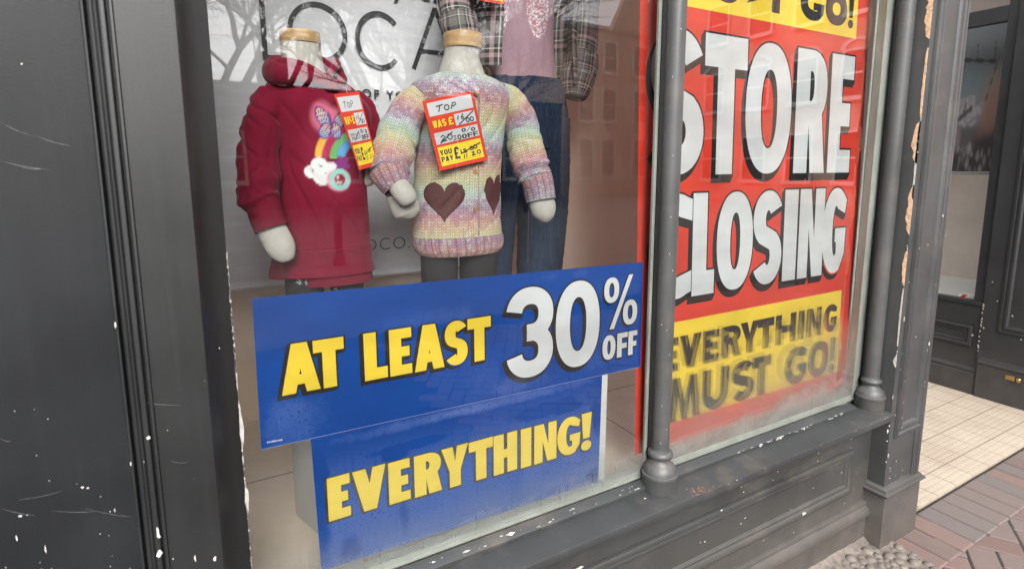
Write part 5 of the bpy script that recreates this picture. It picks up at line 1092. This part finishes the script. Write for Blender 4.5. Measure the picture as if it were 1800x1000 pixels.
mb = MB(); mb.box(XF + .012, XF + .07, 1.5055, 1.560, .627, ZT); mb.box(XF + .012, XF + .07, 1.561, 3.5, 2.365, 2.455); mb.build('window_frame', M['black'], ew)
mb = MB(); mb.add([(XF + .04, 1.56, .627), (XF + .04, 3.5, .627), (XF + .04, 3.5, 2.364), (XF + .04, 1.56, 2.364)], [(0, 1, 2, 3)]); mb.build('window_pane', M['glass'], ew)
mb = MB(); mb.box(XF + .071, XF + .95, 1.20, 3.5, .55, .604); mb.build('display_floor', plain('white_shelf', (.62, .61, .58), .5, .05, 6), ew)
mb = MB(); mb.box(XF + .95, XF + 1.0, 1.1, 3.5, .2, ZT); mb.box(XF + .301, XF + .95, 1.20, 1.25, .605, ZT); mb.build('back_wall', plain('cream_wall', (.50, .42, .37), .8, .05, 5), ew)
mb = MB(); mb.box(4.0, 6.0, .9, 3.6, ZT, 3.6); mb.box(2.468, 4.4, 1.0, 3.6, ZT, 3.6); mb.build('lobby_ceiling', M['paint_dark'], ew)
mb = MB(); mb.box(XF - .0165, XF - .0145, 1.30, 1.345, .172, .200); mb.lathe((XF - .03, 1.275), [(.0, .176), (.010, .176), (.012, .180), (.012, .196), (.010, .200), (.0, .200)], 16); mb.box(XF - .03, XF - .0142, 1.268, 1.282, .184, .192); mb.build('brass_bolt', M['brass'], ew)
mb = MB()
for k in range(34): flake(mb, blob(1.505 - .004 * random.random() - (.0 if k < 24 else random.uniform(0, .5)), random.uniform(.30, .62) if k < 24 else random.uniform(.3, .9), .003, .005, 7, 2100 + k), XF - .0002, .0012, 0, 'X')
flake(mb, blob(1.540, .40, .005, .007, 8, 2199), XF + .001, .0012, 0, 'X'); merge(mb.build('paint_chips', M['undercoat'], q), q)
# blossom photograph on the back of that window, printed on a board
GX, GZ = 150, 220; y0, y1, z0, z1 = 1.55, 2.15, 1.452, 2.45; XB = XF + .46
gy, gz = np.meshgrid(np.linspace(0, 1, GX), np.linspace(0, 1, GZ)); img = np.zeros((GZ, GX, 3))
pw = .67 - gy; pw = pw / .43; ph_ = 1 - gz / .9                 # across (left to right as seen) and down the part in view
def putm(k, c): img[:] = img * (1 - k[..., None]) + np.array(c) * k[..., None]
def el2(x, y, rx, ry, s=.3): return ease(1 + s, 1 - s, np.sqrt(((pw - x) / rx) ** 2 + ((ph_ - y) / ry) ** 2))
img[:] = (.20, .215, .22); putm(el2(.2, .28, .35, .16, .7) * .7, (.15, .19, .20)); putm(el2(.85, .50, .28, .24, .7) * .9, (.30, .165, .12)); putm(ease(.56, .76, ph_) * .97, (.035, .022, .022))
putm(el2(.72, .60, .16, .10, .8) * .8, (.28, .14, .10)); putm(el2(.30, .78, .16, .09, .7) * .6, (.15, .13, .13)); putm(el2(.02, .74, .12, .10, .6) * .8, (.28, .20, .21)); putm(el2(.55, .70, .1, .05, .8) * .5, (.20, .10, .08))
r2 = random.Random(5)
for k in range(120): a, rr = r2.random() * 6.28, r2.random() ** .55; s_ = r2.uniform(.5, 1.1); putm(el2(.28 + .30 * rr * math.cos(a), .52 + .115 * rr * math.sin(a), .05 * s_, .024 * s_, .6) * .6, (lambda q: (q, q * .86, q * .90))(r2.uniform(.20, .46)))
for k in range(26): putm(el2(.5 + r2.uniform(-.4, .45), .93 + r2.uniform(-.12, .06), r2.uniform(.02, .05), r2.uniform(.02, .045), .7) * .6, (lambda q: (q, q * .88, q * .88))(r2.uniform(.12, .40)))
for (p, q_, wd) in (((-.1, .12), (.75, .17), .012), ((.72, .16), (.70, .02), .008), ((.80, .14), (.62, .46), .008), ((.02, .60), (.34, .50), .018), ((.2, .46), (.12, .58), .012), ((.3, .0), (.34, .14), .008)):
    px_, py_ = p; qx, qy = q_; ln = math.dist(p, q_); d = np.abs((pw - px_) * (qy - py_) - (ph_ - py_) * (qx - px_)) / ln; t = ((pw - px_) * (qx - px_) + (ph_ - py_) * (qy - py_)) / ln ** 2; putm(ease(wd * 1.8, wd * .4, d + .006 * np.sin(t * 19)) * ((t > 0) & (t < 1)) * .85, (.05, .038, .038))
m, nt, b = base_mat('printed_photo'); nt.links.new(nd(nt, "ShaderNodeAttribute", attribute_name="Col").outputs["Color"], b.inputs["Base Color"]); b.inputs["Roughness"].default_value = .4
ph = thing('blossom_picture', 'large blurred photograph of pale blossom in the far entrance window', 'picture', (XB, 1.9, z0))
V = [(XB, y0 + (y1 - y0) * float(a), z0 + (z1 - z0) * float(c)) for a, c in zip(gy.ravel(), gz.ravel())]
obj('print', V, [(j * GX + i, j * GX + i + 1, (j + 1) * GX + i + 1, (j + 1) * GX + i) for j in range(GZ - 1) for i in range(GX - 1)], m, ph, col=img.reshape(-1, 3))
mb = MB(); mb.box(XB + .001, XB + .02, y0 - .002, y1 + .002, z0 - .002, z1 + .002); mb.build('board', M['white_wall'], ph); mb = MB(); mb.box(XB - .012, XB + .022, y0 - .01, y1 + .01, z0 - .022, z0 - .003, bev=.002); mb.build('rail', plain('grey_rail', (.30, .30, .30), .4), ph)
# folded red and white leaflet box left on that window's floor
lf = thing('leaflet_box', 'small red and white packet lying on the far window floor', 'packet', (XF + .13, 1.62, .604))
p = aZ(1706, 527, .606); mb = MB(); mb.box(p.x - .03, p.x + .06, p.y - .085, p.y + .07, .6045, .616, 1, .002); mb.box(p.x - .02, p.x + .05, p.y - .075, p.y + .06, .6165, .640, 0, .003); mb.add([(p.x - .0205, p.y + .03, .618), (p.x - .0205, p.y + .055, .618), (p.x - .0205, p.y + .035, .639), (p.x - .0205, p.y + .01, .639)], [(0, 1, 2, 3)], 1); mb.build('packet', [M['white_wall'], RP], lf)

# ------------------------------------------------------------------ the street behind the camera, seen only in the glass
def building(name, label, x0, x1, y0, y1, z1, wallm, winrows, face='Y', roof=0.0, gables=(), chim=(), roofm=None, group=None):
    """face 'Y': front at y1 looking at the shop; face 'X': front at x0 looking along the street"""
    t_ = thing(name, label, 'building', ((x0 + x1) / 2, (y0 + y1) / 2, 0), group); mb = MB(); mb.box(x0, x1, y0, y1, -.05, z1)
    for (a, b_, hgt) in gables:
        if face == 'Y': mb.add([(a, y1 - .3, z1), (b_, y1 - .3, z1), ((a + b_) / 2, y1 - .3, z1 + hgt), (a, y1 + .05, z1 - .1), (b_, y1 + .05, z1 - .1), ((a + b_) / 2, y1 + .05, z1 + hgt)], [(3, 4, 5), (0, 2, 1), (0, 3, 5, 2), (1, 2, 5, 4)])
    mb.build('wall', wallm, t_)
    if roof: 
        mb = MB(); yc = (y0 + y1) / 2; xc = (x0 + x1) / 2
        if face == 'Y': mb.add([(x0 - .2, y0 - .2, z1 + .01), (x1 + .2, y0 - .2, z1 + .01), (x1 + .2, y1 + .2, z1 + .01), (x0 - .2, y1 + .2, z1 + .01), (x0, yc, z1 + roof), (x1, yc, z1 + roof)], [(0, 1, 5, 4), (3, 4, 5, 2), (0, 4, 3), (1, 2, 5)])
        else: mb.add([(x0 - .2, y0 - .2, z1 + .01), (x1 + .2, y0 - .2, z1 + .01), (x1 + .2, y1 + .2, z1 + .01), (x0 - .2, y1 + .2, z1 + .01), (xc, y0, z1 + roof), (xc, y1, z1 + roof)], [(0, 4, 5, 3), (1, 2, 5, 4), (0, 1, 4), (2, 3, 5)])
        rf = mb.build('roof', roofm or SLATE, t_)
        for (a, wd, hgt) in chim: mb = MB(); mb.box(a, a + wd, yc - .4, yc + .4, z1, z1 + roof + hgt); mb.build('chimney', wallm, rf)
    for (a, b_, zb_, zt_, arch) in winrows:                     # each window: surround, sash bars, dark pane
        mb = MB(); f = .09; P = (lambda u, d, z: (u, y1 + d, z)) if face == 'Y' else (lambda u, d, z: (x0 - d, u, z))
        def bar(u0, u1, w0, w1, d0, d1, mi): mb.add([P(u, d, z) for z in (w0, w1) for d in (d0, d1) for u in (u0, u1)], [(0, 2, 3, 1), (4, 5, 7, 6), (0, 1, 5, 4), (2, 6, 7, 3), (0, 4, 6, 2), (1, 3, 7, 5)], mi)
        bar(a, b_, zb_, zt_, .0, .02, 1); bar(a - f, a, zb_ - f, zt_ + f, .0, .07, 0); bar(b_, b_ + f, zb_ - f, zt_ + f, .0, .07, 0); bar(a, b_, zt_, zt_ + f, 0, .07, 0); bar(a - .12, b_ + .12, zb_ - .16, zb_ - .0, 0, .14, 0); bar(a, b_, (zb_ + zt_) / 2 - .035, (zb_ + zt_) / 2 + .035, .0, .05, 0)
        if arch:
            n = 14; c_ = (a + b_) / 2; r0, r1 = (b_ - a) / 2, (b_ - a) / 2 + .2; V = []
            for i in range(n + 1): an = math.pi * i / n; V += [P(c_ + r0 * math.cos(an), .05, zt_ + f + r0 * .6 * math.sin(an)), P(c_ + r1 * math.cos(an), .05, zt_ + f + r1 * .6 * math.sin(an))]
            mb.add(V, [(2 * i, 2 * i + 2, 2 * i + 3, 2 * i + 1) for i in range(n)], 0)
        mb.build('window', [FRAMEW, PANE], t_)
    return t_
SLATE, FRAMEW, PANE = plain('slate', (.06, .06, .065), .6, .15, 3), plain('white_frames', (.62, .61, .58), .6, .05, 5), plain('dark_panes', (.03, .035, .04), .1)
STONE, BRICK, GREYB = plain('red_sandstone', (.50, .34, .25), .85, .15, .8), plain('pink_brick', (.56, .37, .30), .85, .12, 1.2), plain('dark_render', (.050, .048, .048), .85, .15, .6)
WINS = lambda xs, wd, zs: [(x, x + wd, a, b_, False) for x in xs for a, b_ in zs]
building('low_hall', 'long low dark building across the square, under bare trees', -16, 14.5, -26, -19.0, 4.3, GREYB, WINS([-12, -8, -4, 0, 4, 8, 11.5], 1.2, [(1.0, 2.6)]), roof=.55, chim=((-14, 1.2, 1.2), (-3.2, .9, 1.4), (2.2, 1.1, 1.2), (8.6, 1.0, 1.5)))
building('tenement', 'three storey red sandstone building with gables across the square', 16.6, 40, -32, -21.8, 8.6, STONE, WINS([17.6, 19.1, 21.3, 23.2, 25.8, 27.6, 30, 32], .85, [(.9, 2.9), (3.9, 5.6), (6.5, 8.0)]), roof=1.8, gables=((19.5, 23.2, 3.2), (27.8, 31.4, 3.2)), chim=((17.2, 1.1, .9), (25, 1.2, 1.0)))
building('brick_house', 'pink brick house with white arched windows beside the square', 21.0, 32, -18, -2.6, 9.5, BRICK, [(y, y + 1.0, a, b_, ar) for y in (-16.4, -14.2, -12.1, -10.1, -8.1, -6.2) for a, b_, ar in ((.9, 2.7, False), (4.0, 5.6, True), (7.0, 8.6, False))], face='X', roof=2.0)
mb = MB()
BARK = plain('wet_bark', (.035, .032, .03), .9, .2, 8)
def tree(x, y, hgt, seed, label):
    r_ = random.Random(seed); t_ = thing('bare_tree', label, 'tree', (x, y, -.05), 'bare trees on the square'); T = MB(); B_ = MB()
    def seg(mbx, a, b_, ra, rb, n):
        d = (b_ - a).normalized(); u = d.cross(Vector((.3, .9, .1))).normalized(); v = d.cross(u); V = [a + (u * math.cos(2 * math.pi * k / n) + v * math.sin(2 * math.pi * k / n)) * ra for k in range(n)] + [b_ + (u * math.cos(2 * math.pi * k / n) + v * math.sin(2 * math.pi * k / n)) * rb for k in range(n)]
        mbx.add(V, [(k, (k + 1) % n, n + (k + 1) % n, n + k) for k in range(n)])
    def grow(p, d, ln, r, lev):
        mbx = T if lev == 0 else B_; n = 8 if lev == 0 else 5 if lev < 3 else 3; steps = 4 if lev < 4 else 3
        for s in range(steps):
            d2 = (d + Vector((r_.gauss(0, .13), r_.gauss(0, .13), r_.gauss(.03, .08)))).normalized(); q = p + d2 * ln / steps; seg(mbx, p, q, r * (1 - .35 * s / steps), r * (1 - .35 * (s + 1) / steps), n)
            if lev > 0 and lev < 6 and s > 0 and r_.random() < (.62 if lev < 4 else .8): 
                ax = Vector((r_.gauss(0, 1), r_.gauss(0, 1), r_.gauss(.15, .5))).normalized(); grow(q, (d2 + ax * .85).normalized(), ln * r_.uniform(.5, .75), max(.004, r * .42), lev + 1)
            p, d = q, d2
        if lev < 6:
            for k in range(3 if lev < 1 else 2):
                ax = Vector((r_.gauss(0, 1), r_.gauss(0, 1), r_.gauss(.1, .4))).normalized(); grow(p, (d + ax * (.62 if lev else .55)).normalized(), ln * r_.uniform(.68, .88), max(.004, r * .64), lev + 1)
    grow(Vector((x, y, -.1)), Vector((0, 0, 1)), hgt * .22, hgt * .0145, 0); T.build('trunk', BARK, t_); B_.build('branches', BARK, t_)
    return t_
for (xv, yv, h_, sd_, lb) in ((-.3, 15.0, 11.5, 3, 'bare spreading tree furthest left before the low hall'), (3.4, 13.0, 10.5, 8, 'bare tree behind the iron bollard'), (5.9, 16.5, 12.5, 12, 'tallest bare tree with several stems near the hall roof'), (9.6, 16.0, 11.5, 17, 'bare tree nearest the sandstone building'), (1.2, 18.5, 13.0, 23, 'tall bare tree in front of the hall chimney'), (7.6, 19.0, 12.5, 29, 'slender bare tree close to the hall wall'), (-3.4, 18.0, 13.0, 31, 'wide bare tree at the left end of the square')): tree(xv, 2.24 - yv, h_, sd_, lb)
bo = thing('bollard', 'dark iron bollard on the paving in front of the shop', 'bollard', (1.79, -6.6, -.05))
mb = MB(); mb.lathe((1.79, -6.6), [(.10, -.05), (.10, .06), (.075, .10), (.065, .14), (.060, .62), (.075, .65), (.075, .69), (.060, .71), (.062, .82), (.05, .90), (.02, .94), (.001, .945)], 24); smooth_by_angle(mb.build('post', M['steel'], bo), 40)
